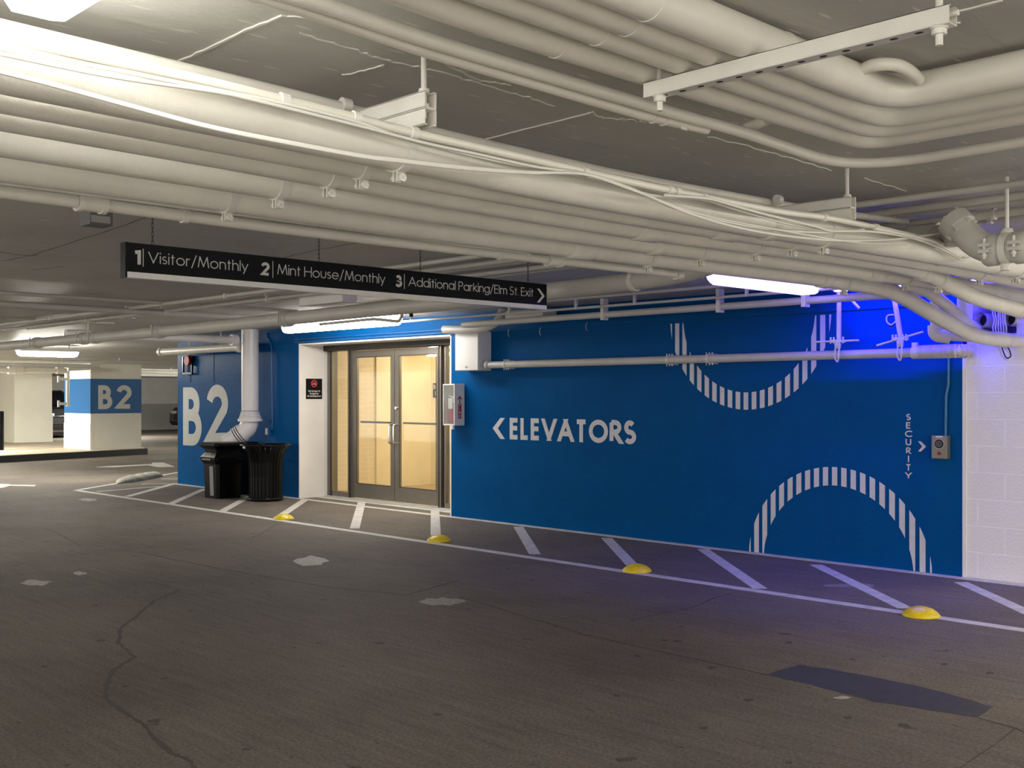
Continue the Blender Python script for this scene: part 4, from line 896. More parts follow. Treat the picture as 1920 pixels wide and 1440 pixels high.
# fire alarm horn
c_ = aty(357, 684, WY)
fa = thing('fire_alarm', (c_.x, WY, c_.z), 'red fire alarm horn with black frame high on the blue wall above the big B2', 'fire alarm')
MB().box(c_.x-0.14, c_.x+0.16, WY-0.04, WY, c_.z+0.05, c_.z+0.13).build('back_plate', 'black', fa)
q = MB()
for dx in (-0.16, 0.14):
    q.box(c_.x+dx-0.012, c_.x+dx+0.012, WY-0.06, WY-0.03, c_.z-0.14, c_.z+0.13)
q.box(c_.x-0.17, c_.x+0.15, WY-0.06, WY-0.03, c_.z-0.16, c_.z-0.13); q.build('guard', 'black', fa)
q = MB(); disc(q, c_.x+0.03, WY, c_.z+0.07, 0.085, 0.09); q.build('horn', 'red', fa)

# no smoking notice on the white reveal
sx = JX0+0.02
y0, y1, z0, z1 = y_on(573.5, sx), y_on(603.5, sx), 1.452, 1.752
ns = MB().box(sx, sx+0.006, y0, y1, z0, z1).build('notice', 'signblack'); tag(ns, 'square black no smoking notice with a red ring on the white reveal', 'sign')
ym = (y0+y1)/2
q = MB(); text_mb(q, 'This Garage is A', (sx+0.006, ym-0.105, z0+0.105), (0,1,0), (0,0,1), 0.026, 0.16, 0.21, th=0.001)
text_mb(q, 'Designated', (sx+0.006, ym-0.075, z0+0.068), (0,1,0), (0,0,1), 0.026, 0.16, 0.15, th=0.001)
text_mb(q, 'No Smoking Area', (sx+0.006, ym-0.115, z0+0.031), (0,1,0), (0,0,1), 0.026, 0.16, 0.23, th=0.001); q.build('lettering', 'white', ns)
q = MB(); q.ribbon([(sx+0.006, ym+0.047*cos(2*pi*k/28), z1-0.072+0.047*sin(2*pi*k/28)) for k in range(29)], 0.014, (1,0,0), 0.001)
q.ribbon([(sx+0.006, ym-0.033, z1-0.039), (sx+0.006, ym+0.033, z1-0.105)], 0.011, (1,0,0), 0.0015); q.build('red_ring', mat('signal_red', (0.62, 0.03, 0.05), 0.5), ns)
q = MB(); q.ribbon([(sx+0.006, ym-0.03, z1-0.08), (sx+0.006, ym+0.03, z1-0.08)], 0.009, (1,0,0), 0.0008); q.ribbon([(sx+0.006, ym+0.02, z1-0.072), (sx+0.006, ym+0.012, z1-0.06), (sx+0.006, ym+0.022, z1-0.05)], 0.005, (1,0,0), 0.0008); q.build('cigarette', 'white', ns)

# ---- wall graphics
def ring(cx, cz, R0, R1, up, zclip, name, label, phase):
    mb = MB(); sp = 0.0915; bw = 0.052; y = WY-0.0015
    for k in range(-12, 13):
        a_, b_ = cx+phase+k*sp-bw/2, cx+phase+k*sp+bw/2
        xs = [a_+(b_-a_)*i/10 for i in range(11)]
        top = []; bot = []
        for x in xs:
            d = abs(x-cx)
            if d >= R1: continue
            zo = math.sqrt(R1*R1-d*d); zi = math.sqrt(R0*R0-d*d) if d < R0 else 0.0
            if up: t_, b2 = cz+zo, max(cz+zi, zclip)
            else: t_, b2 = min(cz-zi, zclip), cz-zo
            if t_ > b2+0.002: top.append((x, y, t_)); bot.append((x, y, b2))
        if len(top) >= 2: mb.prism(bot + top[::-1], (0, -0.0015, 0))
    return tag(mb.build(name, 'mural'), label, 'wall graphic')
ring(-5.135, -0.054, 0.745, 0.911, True, 0.005, 'ring_graphic', 'white half ring of upright bars rising from the floor on the blue wall', 0.0)
ring(-6.078, 2.277, 0.745, 0.911, False, 2.235, 'ring_graphic', 'white half ring of upright bars hanging from the top of the blue wall', 0.0)
u, v = (1,0,0), (0,0,1); yl = WY-0.001
q = MB(); text_mb(q, 'ELEVATORS', (x_on(956,WY), yl, 0.988), u, v, 0.252, 0.212, x_on(1193,WY)-x_on(956,WY), gap=0.09)
el = q.build('elevators_lettering', 'mural'); tag(el, 'large white word ELEVATORS with a left chevron on the blue wall', 'lettering')
xa_, xb_ = x_on(924, WY), x_on(947, WY)
w_ = 0.078
q = MB(); q.prism([(xa_, yl, 1.112), (xb_-w_, yl, 1.238), (xb_, yl, 1.238), (xa_+w_*1.15, yl, 1.112), (xb_, yl, 0.988), (xb_-w_, yl, 0.988)], (0,-0.002,0)); q.build('chevron', 'mural', el)
q = MB(); zt_ = 1.345; pitch = (1.345-0.788-0.055)/7
for i, ch in enumerate('SECURITY'):
    gw = {'I': 0.0, 'C': 0.062, 'U': 0.05, 'T': 0.046, 'Y': 0.054}.get(ch, 0.042); xx = x_on(1703.5, WY)
    text_mb(q, ch, (xx-(gw/2 if gw else 0.0045), yl, zt_-0.055-pitch*i), u, v, 0.055, 0.18, gw or None)
se = q.build('security_lettering', 'mural'); tag(se, 'small white word SECURITY stacked downwards with a right chevron', 'lettering')
xa_, xb_ = x_on(1721.5, WY), x_on(1736.5, WY); zc_ = 1.5-(837-742)/F*9.4
q = MB(); w_ = 0.026; q.prism([(xa_, yl, zc_+0.043), (xa_+w_, yl, zc_+0.043), (xb_, yl, zc_), (xa_+w_, yl, zc_-0.043), (xa_, yl, zc_-0.043), (xb_-w_*1.3, yl, zc_)], (0,-0.002,0)); q.build('chevron', 'mural', se)
q = MB()
text_mb(q, 'B', (x_on(343.5,WY), yl, 0.665), u, v, 0.975, 0.20, x_on(378.5,WY)-x_on(343.5,WY))
text_mb(q, '2', (x_on(387,WY), yl, 0.72), u, v, 0.96, 0.20, x_on(430,WY)-x_on(387,WY))
tag(q.build('b2_lettering', mat('b2_grey', (0.42, 0.42, 0.41), 0.5, var=0.04, vscale=20)), 'huge pale B2 on the blue wall behind the bins', 'lettering')

# ==================================================================== DOWNPIPE + BINS
dx, dy = x_on(469, 8.78), 8.78
dp = thing('downpipe', (dx, dy, 0.9), 'fat white plastic downpipe ending in a slanted elbow over the black bin', 'downpipe')
R_ = 0.128
zb_ = aty(469, 770, dy).z
MB().tube([(dx, dy, zb_), (dx, dy, CZ)], R_, 36).build('shaft', 'pvc', dp)
q = MB()
for i in range(5): q.tube([(dx, dy, zb_-0.01-i*0.028), (dx, dy, zb_-0.033-i*0.028)], R_+0.008+i*0.009, 36)
q.tube([(dx, dy, zb_-0.16), (dx, dy, zb_-0.12)], R_+0.055, 36); q.build('flared_collar', 'pvc', dp)
ea = Vector((dx, dy, zb_-0.14)); eb = Vector((dx-0.02, dy-0.03, zb_-0.28)); ec = aty(417, 836, 8.45)
ec = Vector((ec.x, 8.52, ec.z+0.03))
path = fillet([ea, eb, ec], 0.14, 10)
MB().tube(path, R_+0.006, 32).build('elbow', 'pvc', dp)
dd = (ec-eb).normalized(); q = MB()
for i in range(4): c0 = eb+dd*(0.10+0.035*i); q.tube([c0-dd*0.010, c0+dd*0.010], R_+0.018, 32)
q.build('gasket_ring', 'pvc', dp)
q = MB()
for i in range(3): c0 = eb+dd*(0.1175+0.035*i); q.tube([c0-dd*0.006, c0+dd*0.006], R_+0.010, 32)
q.build('gasket_groove', 'black', dp)

# slatted round litter bin
c_ = atz(498, 936, 0.0); bx, by = c_.x, 8.5; bx = x_on(498, by)
tb = thing('litter_bin', (bx, by, 0), 'round black slatted litter bin with a flared rim, nearer the doors', 'bin')
S = 1.0
prof = [(0.235, 0.03), (0.235, 0.35), (0.245, 0.55), (0.275, 0.68), (0.345, 0.79)]
q = MB(); nsl = 28
for k in range(nsl):
    a_ = 2*pi*k/nsl; da = pi/nsl*0.74; pts = []
    for r_, z_ in prof:
        pts.append([Vector((bx+rr_*cos(a_+s_), by+rr_*sin(a_+s_), z_)) for rr_, s_ in ((r_, -da), (r_, da), (r_-0.008, da), (r_-0.008, -da))])
    vs = [p for l_ in pts for p in l_]; fs = []
    for i in range(len(pts)-1):
        for j in range(4): fs.append((i*4+j, i*4+(j+1)%4, (i+1)*4+(j+1)%4, (i+1)*4+j))
    q.add(vs, fs)
q.build('slats', 'black', tb)
q = MB(); n_ = 40
q.tube([(bx+0.352*cos(2*pi*k/n_), by+0.352*sin(2*pi*k/n_), 0.795) for k in range(n_+1)], 0.012, 8); q.build('rim', 'black', tb)
q = MB(); q.lathe((bx, by, 0), [(0.0, 0.05), (0.222, 0.05), (0.222, 0.55), (0.262, 0.70), (0.30, 0.765), (0.30, 0.765)], 36); q.build('liner', mat('black_liner', (0.012, 0.012, 0.012), 0.5), tb)
q = MB(); q.lathe((bx, by, 0), [(0.0, 0.012), (0.25, 0.012), (0.25, 0.045), (0.236, 0.05), (0.0, 0.05)], 36); q.build('base', 'black', tb)
MB().box(bx-0.02, bx+0.035, by-0.358, by-0.350, 0.755, 0.80).build('sticker', 'white', tb)
# square recycling bin
by2 = 8.30; bx2 = x_on(418, by2)
rb_ = thing('recycling_bin', (bx2, by2, 0), 'square black bin with a pale strip and a broad lid under the downpipe', 'bin')
def frus(mb, cx, cy, prof, ch=0.18):
    vs = []; 
    for wx, wy, z in prof:
        c = min(wx, wy)*ch
        vs += [Vector((cx+x_, cy+y_, z)) for x_, y_ in ((-wx+c,-wy),(wx-c,-wy),(wx,-wy+c),(wx,wy-c),(wx-c,wy),(-wx+c,wy),(-wx,wy-c),(-wx,-wy+c))]
    n = 8; fs = [(i*n+k, i*n+(k+1)%n, (i+1)*n+(k+1)%n, (i+1)*n+k) for i in range(len(prof)-1) for k in range(n)]
    mb.add(vs, fs); mb.add(vs[:n], [tuple(range(n))[::-1]]); mb.add(vs[-n:], [tuple(range(n))]); return mb
bodyo = Matrix.Identity(4)
q = MB(); frus(q, bx2, by2, [(0.20,0.20,0.0),(0.215,0.215,0.50),(0.25,0.25,0.56),(0.255,0.255,0.60),(0.21,0.21,0.66)]); q.build('body', 'black', rb_)
q = MB(); frus(q, bx2, by2, [(0.195,0.195,0.66),(0.205,0.205,0.72)]); q.build('neck', 'black', rb_)
q = MB(); frus(q, bx2, by2, [(0.215,0.215,0.72),(0.275,0.275,0.775),(0.275,0.275,0.79),(0.24,0.24,0.815)]); q.build('lid', 'black', rb_)
q = MB(); q.add([(bx2-0.16, by2-0.262, 0.56), (bx2+0.10, by2-0.262, 0.56), (bx2+0.07, by2-0.225, 0.65), (bx2-0.13, by2-0.225, 0.65), (bx2-0.16, by2-0.25, 0.55), (bx2+0.10, by2-0.25, 0.55), (bx2+0.07, by2-0.20, 0.64), (bx2-0.13, by2-0.20, 0.64)], [(0,1,2,3),(4,7,6,5),(0,4,5,1),(1,5,6,2),(2,6,7,3),(3,7,4,0)])
q.build('chute_hood', mat('satin_black', (0.03, 0.03, 0.03), 0.25), rb_)
q = MB(); q.prism([(bx2+0.0, by2-0.2015, 0.04), (bx2+0.10, by2-0.2015, 0.04), (bx2+0.10, by2-0.2155, 0.47), (bx2+0.0, by2-0.2155, 0.47)], (0,-0.006,0)); q.build('pale_strip', mat('pale_strip', (0.30, 0.30, 0.29), 0.5), rb_)
# low dark box bin between them
by3 = 8.83; bx3 = x_on(452, by3)
q = MB(); frus(q, bx3, by3, [(0.19,0.13,0.0),(0.20,0.14,0.66)]); b3 = thing('recycling_bin', (bx3, by3, 0), 'black bin half hidden behind the other two bins', 'bin')
q.build('body', 'black', b3); q = MB(); frus(q, bx3, by3, [(0.21,0.15,0.66),(0.24,0.17,0.72),(0.24,0.17,0.79),(0.20,0.15,0.80)]); q.build('lid', 'black', b3)

# ==================================================================== HANGING SIGN
SXx = -5.4
sy0, sy1 = y_on(237, SXx), y_on(1025, SXx)
sg = thing('hanging_sign', (SXx, (sy0+sy1)/2, 2.2), 'long black overhead sign directing to Visitor/Monthly, Mint House and Elm St. Exit', 'sign')
MB().box(SXx-0.055, SXx, sy0, sy1, 2.132, 2.281).build('panel', 'signblack', sg)
MB().box(SXx-0.05, SXx+0.001, sy0+0.004, sy1, 2.1025, 2.132).build('bottom_rail', 'alu', sg)
MB().box(SXx-0.056, SXx+0.002, sy0-0.006, sy0+0.004, 2.101, 2.282).build('end_cap', 'signblack', sg)
q = MB(); U, V = (0,1,0), (0,0,1)
def sgn(s, p0, p1, zb, hgt, wt, gap=0.13): text_mb(q, s, (SXx, y_on(p0, SXx), zb), U, V, hgt, wt, y_on(p1, SXx)-y_on(p0, SXx), gap=gap, th=0.0015)
sgn('Visitor/Monthly', 278, 465, 2.185, 0.058, 0.085); sgn('Mint House/Monthly', 520, 722, 2.185, 0.058, 0.085, 0.12); sgn('Additional Parking/Elm St. Exit', 766, 1000, 2.185, 0.058, 0.085, 0.12)
sgn('1', 250, 264, 2.172, 0.076, 0.24); sgn('2', 489.5, 506, 2.172, 0.074, 0.22); sgn('3', 741, 754, 2.172, 0.074, 0.22)
for p in (268.3, 511.5, 758): q.ribbon([(SXx, y_on(p, SXx), 2.163), (SXx, y_on(p, SXx), 2.256)], 0.004, (1,0,0), 0.0015)
q.build('lettering', 'letter', sg)
ya, yb_ = y_on(1007, SXx), y_on(1021, SXx)
zc_ = 2.197; w_ = 0.022
q = MB(); q.prism([(SXx, ya, zc_+0.048), (SXx, ya+w_, zc_+0.048), (SXx, yb_, zc_), (SXx, ya+w_, zc_-0.048), (SXx, ya, zc_-0.048), (SXx, yb_-w_*1.2, zc_)], (0.0015,0,0)); q.build('chevron', 'letter', sg)
for p in (286, 598, 788, 990):
    y = y_on(p, SXx-0.03); x = SXx-0.03; q = MB()
    z = 2.282; k = 0
    q.tube([(x, y, CZ-0.05), (x, y, CZ)], 0.004, 8)
    while z < CZ-0.05:
        pts = []
        for j in range(13):
            a_ = 2*pi*j/12; du = 0.0055*cos(a_); dz = 0.014*sin(a_)
            pts.append((x+(du if k%2 else 0), y+(0 if k%2 else du), z+0.012+dz))
        q.tube(pts, 0.0018, 5, caps=False); z += 0.023; k += 1
    q.build('chain', mat('chain_dark', (0.04, 0.04, 0.035), 0.4, metal=0.6) if p == 286 else bpy.data.materials['chain_dark'], sg)

# ceiling box left
c_ = aty(181, 412, 2.3)
c0 = atz(181, 424, 2.375)
eb_ = MB().box(c0.x-0.06, c0.x+0.06, c0.y-0.06, c0.y+0.06, 2.375, CZ).build('exit_light_box', mat('box_grey', (0.12, 0.12, 0.115), 0.5)); tag(eb_, 'dark grey sensor box on the ceiling behind the slim pipe, left part', 'box')
MB().box(c0.x+0.06, c0.x+0.063, c0.y-0.055, c0.y+0.045, 2.385, 2.42).build('lens', mat('box_lens', (0.35, 0.35, 0.33), 0.3), eb_)

# ==================================================================== FLOOR MARKINGS
fm_ = thing('hatched_marking', (-9, 8.1, 0), 'white hatched no parking zone painted along the blue wall', 'floor marking')
def fstripe(p, q_, w, nm='stripe', z=0.0025):
    a_, b_ = Vector((*p, 0)), Vector((*q_, 0)); m_ = MB(); m_.ribbon([a_, b_], w, (0,0,1), z); return m_.build(nm, 'paint', fm_)
yl_ = 7.27
fstripe((-17.4, 7.24), (1.0, 7.28), 0.10, 'border_line', 0.003)
a_ = atz(140, 920, 0); b_ = atz(226, 905.5, 0); fstripe(a_.xy, b_.xy, 0.10, 'border_line', 0.003)
a_ = atz(300, 892, 0); b_ = atz(345, 884, 0); fstripe(a_.xy, b_.xy, 0.10, 'border_line', 0.003)
D = [((182,922),(299,912),.08),((239,931),(330,906),.11),((317,946),(383,917),.11),((416,959),(467,931),.11),((521,971),(572,937),.11),((665,991),(678,942),.11),((817,1004),(815.6,955),.11),
     ((1003,1039),(972,988),.11),((1185,1059),(1137.5,1009),.11),((1425,1103.6),(1318,1029.7),.11),((1697,1140.5),(1530,1059),.11),((1965,1166),(1802,1092),.11),((266,907.5),(334,907),.08),((303,898),(334,898),.08)]
for (p0, p1, w) in D:
    a_, b_ = atz(*p0, 0), atz(*p1, 0)
    fstripe(a_.xy, b_.xy, w)
# line along the recess
fstripe((JX0-0.1, DY-0.2), (JX1, DY-0.2), 0.12, 'border_line', 0.003)
def fpoly(pix, name, m, label, cat, z=0.003, parent=None):
    o = MB().prism([atz(x, y, 0) for x, y in pix], (0,0,z)).build(name, m, parent)
    return tag(o, label, cat) if label else o
fpoly([(180,876),(197,874.5),(284,870.2),(286,867.5),(306,867.2),(328,875),(298,876),(278,872.5),(215,876)], 'arrow_marking', 'paint', 'white arrow painted on the floor just left of the blue wall corner', 'floor marking')
fpoly([(0,907.5),(15,908),(22,909.2),(68,909.5),(64,912),(18,911),(4,915),(-40,915),(-40,908)], 'arrow_marking', 'paint', 'white arrow painted on the floor at the left picture edge', 'floor marking')
# domes
dome_labels = ['yellow dome marker closest to the bins', 'yellow dome marker in front of the right door leaf', 'yellow dome marker below the word ELEVATORS', 'yellow dome marker nearest the camera, below the SECURITY lettering']
for (px, py), lab in zip([(528,974),(819,1015),(1190,1072),(1723,1156)], dome_labels):
    c_ = atz(px, py, 0); R = 0.125
    o = MB().lathe((c_.x, c_.y+0.03, 0), [(0.001, 0.066), (0.04, 0.063), (0.08, 0.050), (0.11, 0.028), (R, 0.010), (R, 0.0), (0.0, 0.0)], 40).build('dome_marker', 'yellow'); tag(o, lab, 'floor dome', 'yellow dome markers on the hatched line')
# wheel stop
a_, b_ = atz(222, 907, 0), atz(300, 892, 0); ws = MB(); d = (b_-a_).normalized(); s_ = Vector((-d.y, d.x, 0)); L_ = (b_-a_).length; vs = []; n1, n2 = 14, 9
for i in range(n1+1):
    t_ = i/n1; e_ = min(1, 6*min(t_, 1-t_)+0.15)
    for j in range(n2+1):
        an = pi*j/n2; vs.append(a_+d*L_*t_ + s_*cos(an)*0.16*e_ + Vector((0,0,0.10*sin(an)*e_*(1+0.15*sin(i*2.1)))))
k = n2+1; ws.add(vs, [(i*k+j, i*k+j+1, (i+1)*k+j+1, (i+1)*k+j) for i in range(n1) for j in range(n2)], True)
tag(ws.build('wheel_stop', 'stop'), 'worn rounded concrete wheel stop at the tip of the hatched zone', 'wheel stop')
# repair patch and cracks
rng = random.Random(5)
def rough_edge(pix, n=8, amp=1.2):
    out = []
    for i in range(len(pix)):
        a0, b0 = pix[i], pix[(i+1) % len(pix)]
        for k in range(n): t_ = k/n; out.append((a0[0]+(b0[0]-a0[0])*t_+rng.uniform(-amp, amp), a0[1]+(b0[1]-a0[1])*t_+rng.uniform(-amp, amp)*0.6))
    return out
fpoly(rough_edge([(1434,1265),(1500,1247),(1640,1270),(1758,1296),(1862,1326),(1832,1345),(1640,1316),(1520,1284)]), 'repair_patch', 'patch', 'long dark smooth repair patch in the floor at lower right', 'floor patch', 0.003)
def crack(pix, w, m='crack', par=None, z=0.0015, zz=0.0, jit=0.0):
    pts = []
    for (a0, b0) in zip(pix, pix[1:]):
        for k in range(6): t_ = k/6; pts.append((a0[0]+(b0[0]-a0[0])*t_, a0[1]+(b0[1]-a0[1])*t_))
    pts.append(pix[-1])
    P = [atz(x+rng.uniform(-jit, jit), y+rng.uniform(-jit, jit)*0.5, zz) for x, y in pts]
    nrm = (0,0,1) if zz < 1 else (0,0,-1)
    ws_ = [w*rng.uniform(0.5, 1.4) for _ in P]
    return MB().ribbon(P, ws_, nrm, z).build('crack' if m != 'ridge' else 'paint_ridge', m, par)
crack([(1434,1265),(1285,1232),(1130,1197),(1085,1188)], 0.007, par=fl, jit=1)
crack([(1832,1345),(1905,1366)], 0.008, par=fl, jit=1); crack([(1905,1366),(1860,1400),(1800,1440)], 0.005, 'crackgrey', par=fl, jit=1); crack([(1905,1366),(1935,1380)], 0.008, par=fl)
crack([(862,1298-210),(760,1116),(605,1100),(540,1088),(490,1080)], 0.008, par=fl, jit=1)
crack([(490,1080),(395,1063),(330,1050),(262,1035)], 0.007, par=fl, jit=1)
crack([(1090,1188),(900,1130),(860,1120)], 0.006, par=fl, jit=1)
crack([(340,1105),(292,1125),(262,1150),(228,1175),(222,1205),(252,1232),(215,1255),(197,1285),(200,1312),(240,1340),(272,1360),(290,1385),(320,1412),(355,1425),(368,1445)], 0.022, 'crackgrey', par=fl, jit=2, z=0.001)
crack([(150,1025),(120,1006),(85,990)], 0.012, 'crackgrey', par=fl, jit=2); crack([(470,1010),(490,1000),(530,978)], 0.012, 'crackgrey', par=fl, jit=1)
crack([(1180,1165),(1290,1140),(1370,1112)], 0.014, 'crackgrey', par=fl, jit=2)
def splotch(px, py, w, h_, n=16):
    pix = [(px+w*cos(2*pi*k/n)*rng.uniform(0.6,1.1), py+h_*sin(2*pi*k/n)*rng.uniform(0.6,1.1)) for k in range(n)]
    return MB().prism([atz(x, y, 0) for x, y in pix], (0,0,0.0012)).build('chalk_smear', 'chalk', fl)
for s_ in ((582,1052,38,10),(68,1093,32,6),(148,1075,14,3.5),(166,937,20,3),(1580,1308,16,3),(830,1128,50,8),(1600,1098,60,4)):
    o_ = splotch(*s_)
    if s_[0] in (582, 830, 1600): o_.data.materials[0] = mat('faint_smear', (0.25, 0.228, 0.205), 0.6, var=0.35, vscale=30)
for px, py in ((1335,1252),(1590,1345),(1320,1365),(1855,1262),(1770,1245),(1480,1205),(1478,1430),(1270,1202),(460,1405),(820,1340)):
    pix = [(px+random.uniform(5,11)*cos(2*pi*k/8), py+random.uniform(1.5,3)*sin(2*pi*k/8)) for k in range(8)]
    MB().prism([atz(x, y, 0) for x, y in pix], (0,0,0.001)).build('oil_spot', 'crackgrey', fl)
# ceiling ridges and cracks
for pix, w in (([(325,119),(395,88),(450,60),(530,28)], 0.010), ([(1495,94),(1600,68),(1700,44),(1880,0)], 0.010), ([(905,262),(1000,238),(1110,210)], 0.007), ([(1748,38),(1800,42)], 0.005)):
    crack(pix, w, 'ridge', ceil, zz=CZ, jit=1.0, z=0.004)
for pix in ([(560,60),(640,84),(700,104),(760,120),(830,136),(890,152),(940,168),(990,182),(1040,200)], [(530,28),(600,36),(680,66),(760,92)], [(1110,210),(1130,222),(1180,222),(1210,230),(1236,172)], [(835,120),(900,150),(960,160)], [(1330,256),(1400,274),(1480,296),(1560,320)], [(1620,335),(1700,358)], [(640,140),(690,130),(720,120)]):
    crack(pix, 0.006, 'ridge', ceil, zz=CZ, jit=4.0, z=0.003)
for pix in ([(0,490),(60,478),(180,440),(290,402)], [(530,483),(600,467),(690,452)], [(0,473),(45,479),(70,478)], [(60,505),(120,500)]):
    crack(pix, 0.006, 'crackgrey', ceil, zz=CZ, jit=1.5)

# ==================================================================== LEFT SIDE
cmat = mat('pillar_white', (0.74, 0.72, 0.64), 0.5, var=0.04, vscale=2)
isl = MB().prism([(-25.0, 6, 0), (-26.8, 12.97, 0), (-27.3, 13.2, 0), (-41, 13.2, 0), (-41, 6, 0)], (0,0,0.15)).build('kerb_island', 'island'); tag(isl, 'raised concrete island with a black kerb under the pillars', 'kerb', kind='structure')
q = MB(); q.prism([(-24.98, 6, 0), (-26.78, 12.99, 0), (-27.28, 13.22, 0), (-27.34, 13.18, 0), (-26.86, 12.93, 0), (-25.06, 6, 0)], (0,0,0.153)); q.build('kerb_face', 'kerb', isl)
px0, px1, py0, py1 = -28.65, -27.05, 11.62, 12.95
pc = MB().box(px0, px1, py0, py1, 0.15, 2.34).build('pillar', cmat); tag(pc, 'thick pillar with a blue band lettered B2, standing on the kerb island', 'pillar', kind='structure')
MB().box(px0-0.003, px1+0.003, py0-0.003, py1+0.003, 1.055, 1.925).build('blue_band', mat('band_blue', (0.006, 0.10, 0.29), 0.3), pc)
q = MB(); q.box(px0-0.01, px1+0.01, py0-0.01, py0+0.06, 0.15, 0.80); q.build('corner_guard', cmat, pc)
q = MB(); zb2 = 1.5-25.5/F*27.4
yB = [y_on(p, px1) for p in (184, 210.5, 218, 248)]
text_mb(q, 'B', (px1+0.003, yB[0], zb2), U, V, 0.60, 0.20, yB[1]-yB[0]); text_mb(q, '2', (px1+0.003, yB[2], zb2+0.005), U, V, 0.60, 0.20, yB[3]-yB[2]); q.build('lettering', 'letter', pc)
pc = MB().box(-34.3, -32.75, 11.85, 12.92, 0.15, 2.34).build('pillar', cmat); tag(pc, 'plain white pillar further back at the left picture edge', 'pillar', kind='structure')
MB().box(-32.8, -32.74, 11.84, 12.94, 0.15, 0.95).build('corner_guard', cmat, pc)
c_ = atz(0, 844, 0.15)
tag(MB().lathe((c_.x, c_.y, 0.15), [(0.0,0.97),(0.085,0.965),(0.09,0.95),(0.09,0.0)], 20).build('bollard', 'black'), 'black bollard on the kerb island at the left picture edge', 'bollard')
# pipes over there
def ypipe(pxa, pya, pxb, pyb, x, r, label, m='pipe', cat='pipe'):
    a0, b0 = atx(pxa, pya, x), atx(pxb, pyb, x); 
    ob = tag(MB().tube([a0, b0], r, 14).build('pipe', m), label, cat)
    mid = a0.lerp(b0, 0.7); MB().tube([mid, Vector((mid.x, mid.y, 2.36))], 0.012, 8).build('hanger_rod', 'steel', ob)
    return ob
o = ypipe(-60,694,124,695,-26.7,0.062,'white pipe with fittings level with the tops of the left pillars')
for px in (22, 36, 112):
    c_ = atx(px, 694.5, -26.7); MB().tube([c_-Vector((0,0.08,0)), c_+Vector((0,0.08,0))], 0.085, 14).build('fitting', 'pipe', o)
a0 = atx(127, 696, -26.7); b0 = atx(127, 762, -26.7); 
o = tag(MB().tube([a0, b0], 0.045, 12).build('standpipe', 'pipe'), 'white standpipe with valves dropping left of the B2 pillar', 'pipe')
for pz in (711, 757):
    c_ = atx(127, pz, -26.7); q = MB(); q.tube([c_, c_-Vector((0,0.22,0))], 0.035, 10); q.tube([c_-Vector((0,0.22,0))-Vector((0,0,0.08)), c_-Vector((0,0.22,0))+Vector((0,0,0.08))], 0.03, 10); q.build('valve', 'steel', o)
o = ypipe(-40,688,-10+20,690,-26.0,0.05,'grey pipe stub in the upper row at the left picture edge', 'pipe2') if False else None
o = tag(MB().tube([atx(127,692,-26.75), atx(168,690,-26.75)], 0.05, 12).build('pipe', 'pipe'), 'short white pipe crossing the top of the B2 pillar', 'pipe')
o = ypipe(-60,682,186,687,-24.6,0.045,'grey pipe ending in a cap above the B2 pillar', 'pipe2')
o = ypipe(-60,672,330,680,-24.0,0.02,'thin grey conduit above the B2 pillar', 'pipe2', 'conduit')
o = ypipe(262,697,345,699,-29.5,0.05,'white pipe above the opening right of the B2 pillar')
for i, (y, r, lab) in enumerate((((548, 573, 0), 0.030, 'upper dark pipe crossing the far left ceiling'), ((569, 598, 0), 0.055, 'middle thicker pipe crossing the far left ceiling'), ((595, 602, 0), 0.022, 'lowest thin pipe crossing the far left ceiling'))):
    z = (2.46, 2.42, 2.46)[i]; xx = (-10.8, -9.9, -12.5)[i]
    h_ = z-H; 
    ya_, yb__ = -1.0, (7.0, 7.6, 6.4)[i]
    xx = -(0.696*h_/((HOR-y[0])/3114.0*1.0))
    tag(MB().tube([(xx, ya_, z), (xx, yb__, z)], r*0.62, 12).build('pipe', 'pipe2'), lab, 'pipe')
# pipes by the blue wall corner
yy = 8.72; a0 = aty(302, 665, yy); b0 = aty(452, 645, yy); zz_ = (a0.z+b0.z)/2
o = tag(MB().tube([(a0.x, yy, zz_), (b0.x, yy, zz_)], 0.062, 18).build('pipe', 'pipe'), 'capped white pipe in front of the top of the left blue wall', 'pipe')
MB().tube([(a0.x-0.02, yy, zz_), (a0.x+0.06, yy, zz_)], 0.075, 18).build('end_cap', 'pipe', o)
MB().tube([(b0.x-0.07, yy, zz_), (b0.x+0.012, yy, zz_)], 0.085, 18).build('flange', 'pipe', o)
MB().tube([(a0.x+1.0, yy, zz_), (a0.x+1.0, yy, 2.49)], 0.012, 8).build('rod', 'steel', o)
MB().tube([(b0.x-0.6, yy, zz_), (b0.x-0.6, yy, 2.49)], 0.012, 8).build('rod', 'steel', o)
xx = -14.75; a0 = atx(318, 632, xx); b0 = atx(450, 634, xx)
o = tag(MB().tube([(xx, 6.0, 2.33), (xx, 8.55, 2.33)], 0.058, 18).build('pipe', 'pvc'), 'bright white pipe meeting the fat downpipe from the left', 'pipe')
MB().tube([(xx, 8.47, 2.33), (xx, 8.562, 2.33)], 0.085, 18).build('flange', 'pvc', o)
MB().tube([(xx, 6.3, 2.33), (xx, 6.3, 2.5)], 0.012, 8).build('rod', 'steel', o)
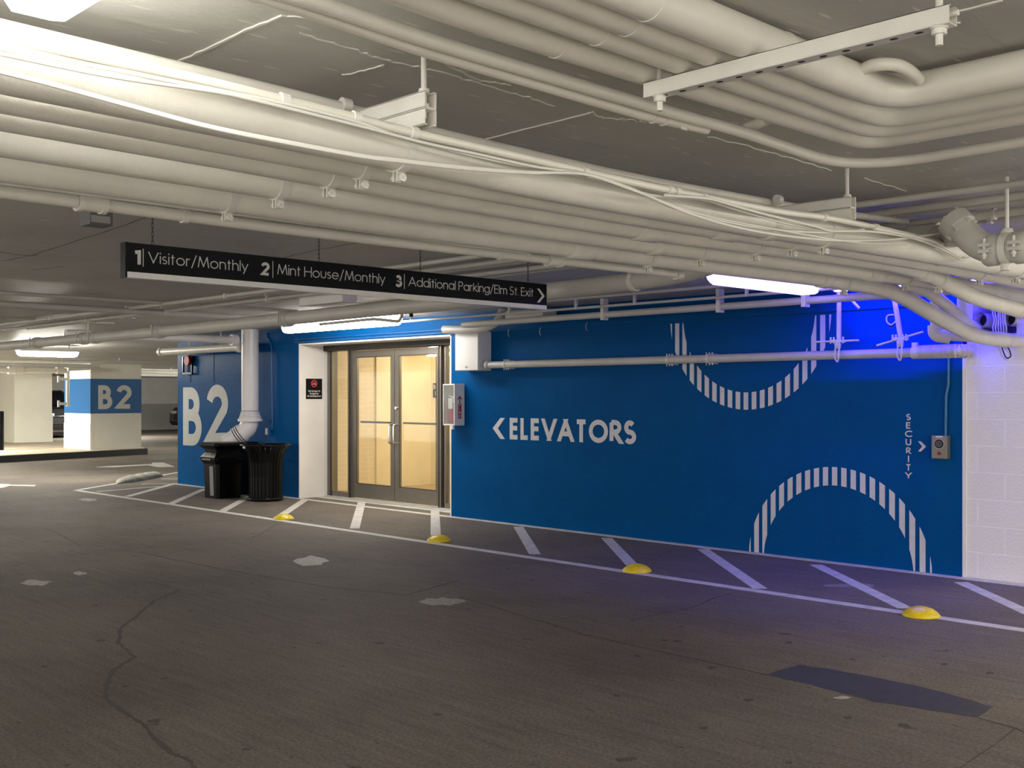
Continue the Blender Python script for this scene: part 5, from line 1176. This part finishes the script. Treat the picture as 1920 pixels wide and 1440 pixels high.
# sprinkler at door lamp
c_ = aty(771, 598, 7.6)
sp_ = thing('sprinkler', (c_.x, 7.6, CZ), 'upright black sprinkler drop in front of the bright door light', 'sprinkler')
MB().tube([(c_.x, 7.6, 2.36), (c_.x, 7.6, CZ)], 0.022, 12).build('drop', 'black', sp_)
MB().tube([(c_.x, 7.6, 2.33), (c_.x, 7.6, 2.36)], 0.011, 10).build('head', 'chrome', sp_)
o = tag(MB().tube(fillet([aty(600,608,7.6), aty(700,598,7.6), aty(748,603,7.6), aty(754,592,7.6), Vector((aty(754,592,7.6).x, 7.6, 2.499))], 0.08), 0.018, 12).build('pipe', 'pipe2'), 'thin bent pipe crossing in front of the bright door light', 'pipe')

# ---- cars
def car(name, cx, cy, heading, label):
    t = thing(name, (cx, cy, 0), label, 'car'); Rm = Matrix.Translation((cx, cy, 0)) @ Matrix.Rotation(heading, 4, 'Z')
    def put(mb, nm, m, par=t, bevel=0.0):
        mb.v = [tuple(Rm @ Vector(v)) for v in mb.v]; return mb.build(nm, m, par, bevel)
    # side profile (x forward)
    prof = [(-2.3,0.35),(-2.35,0.75),(-2.25,1.05),(-1.95,1.15),(-1.35,1.68),(0.25,1.70),(1.05,1.15),(2.05,1.02),(2.3,0.8),(2.32,0.42),(2.2,0.28),(-2.2,0.28)]
    b = MB(); hw = 0.93; vs = []; n = len(prof)
    for y_, sc in ((-hw, 0.97), (-hw+0.08, 1.0), (hw-0.08, 1.0), (hw, 0.97)):
        for x_, z_ in prof:
            inset = 0.16 if z_ > 1.2 else 0.0
            vs.append((x_*sc, y_ - (inset if y_ > 0 else -inset), 0.9+(z_-0.9)*sc))
    fs = [(i*n+k, i*n+(k+1)%n, (i+1)*n+(k+1)%n, (i+1)*n+k) for i in range(3) for k in range(n)]
    b.add(vs, fs, False); b.add(vs[:n], [tuple(range(n))]); b.add(vs[-n:], [tuple(range(n))[::-1]]); put(b, 'body', 'carpaint', bevel=0.03)
    gl_ = M['signblack']
    for s in (-1, 1):
        w_ = MB(); y_ = s*(hw-0.155); w_.prism([(-1.75,y_,1.2),(-1.28,y_,1.6),(0.2,y_,1.61),(0.85,y_,1.2)], (0, s*0.012, 0)); put(w_, 'side_window', gl_)
    w_ = MB(); w_.prism([(1.08,-0.70,1.17),(1.08,0.70,1.17),(0.32,0.66,1.64),(0.32,-0.66,1.64)], (0.012,0,0.012)); put(w_, 'windscreen', gl_)
    for sx_ in (-1.45, 1.45):
        for s in (-1, 1):
            w_ = MB(); w_.tube([(sx_, s*0.72, 0.34), (sx_, s*0.95, 0.34)], 0.34, 28); wo = put(w_, 'wheel', 'tyre')
            r_ = MB(); r_.tube([(sx_, s*0.945, 0.34), (sx_, s*0.958, 0.34)], 0.21, 10); put(r_, 'rim', 'greybox', wo)
    for s in (-1, 1):
        l_ = MB(); l_.box(2.22, 2.31, s*0.55-0.2, s*0.55+0.2, 0.76, 0.88); put(l_, 'headlight', 'greybox', bevel=0.02)
    g_ = MB(); g_.box(2.28, 2.33, -0.45, 0.45, 0.5, 0.72); put(g_, 'grille', 'tyre')
    return t
car('car', -41.5, 15.9, 0.0, 'black car facing out of the dark gap between the two pillars')
car('car', -41.9, 24.0, -pi/2, 'black car whose wheel shows left of the blue wall corner')
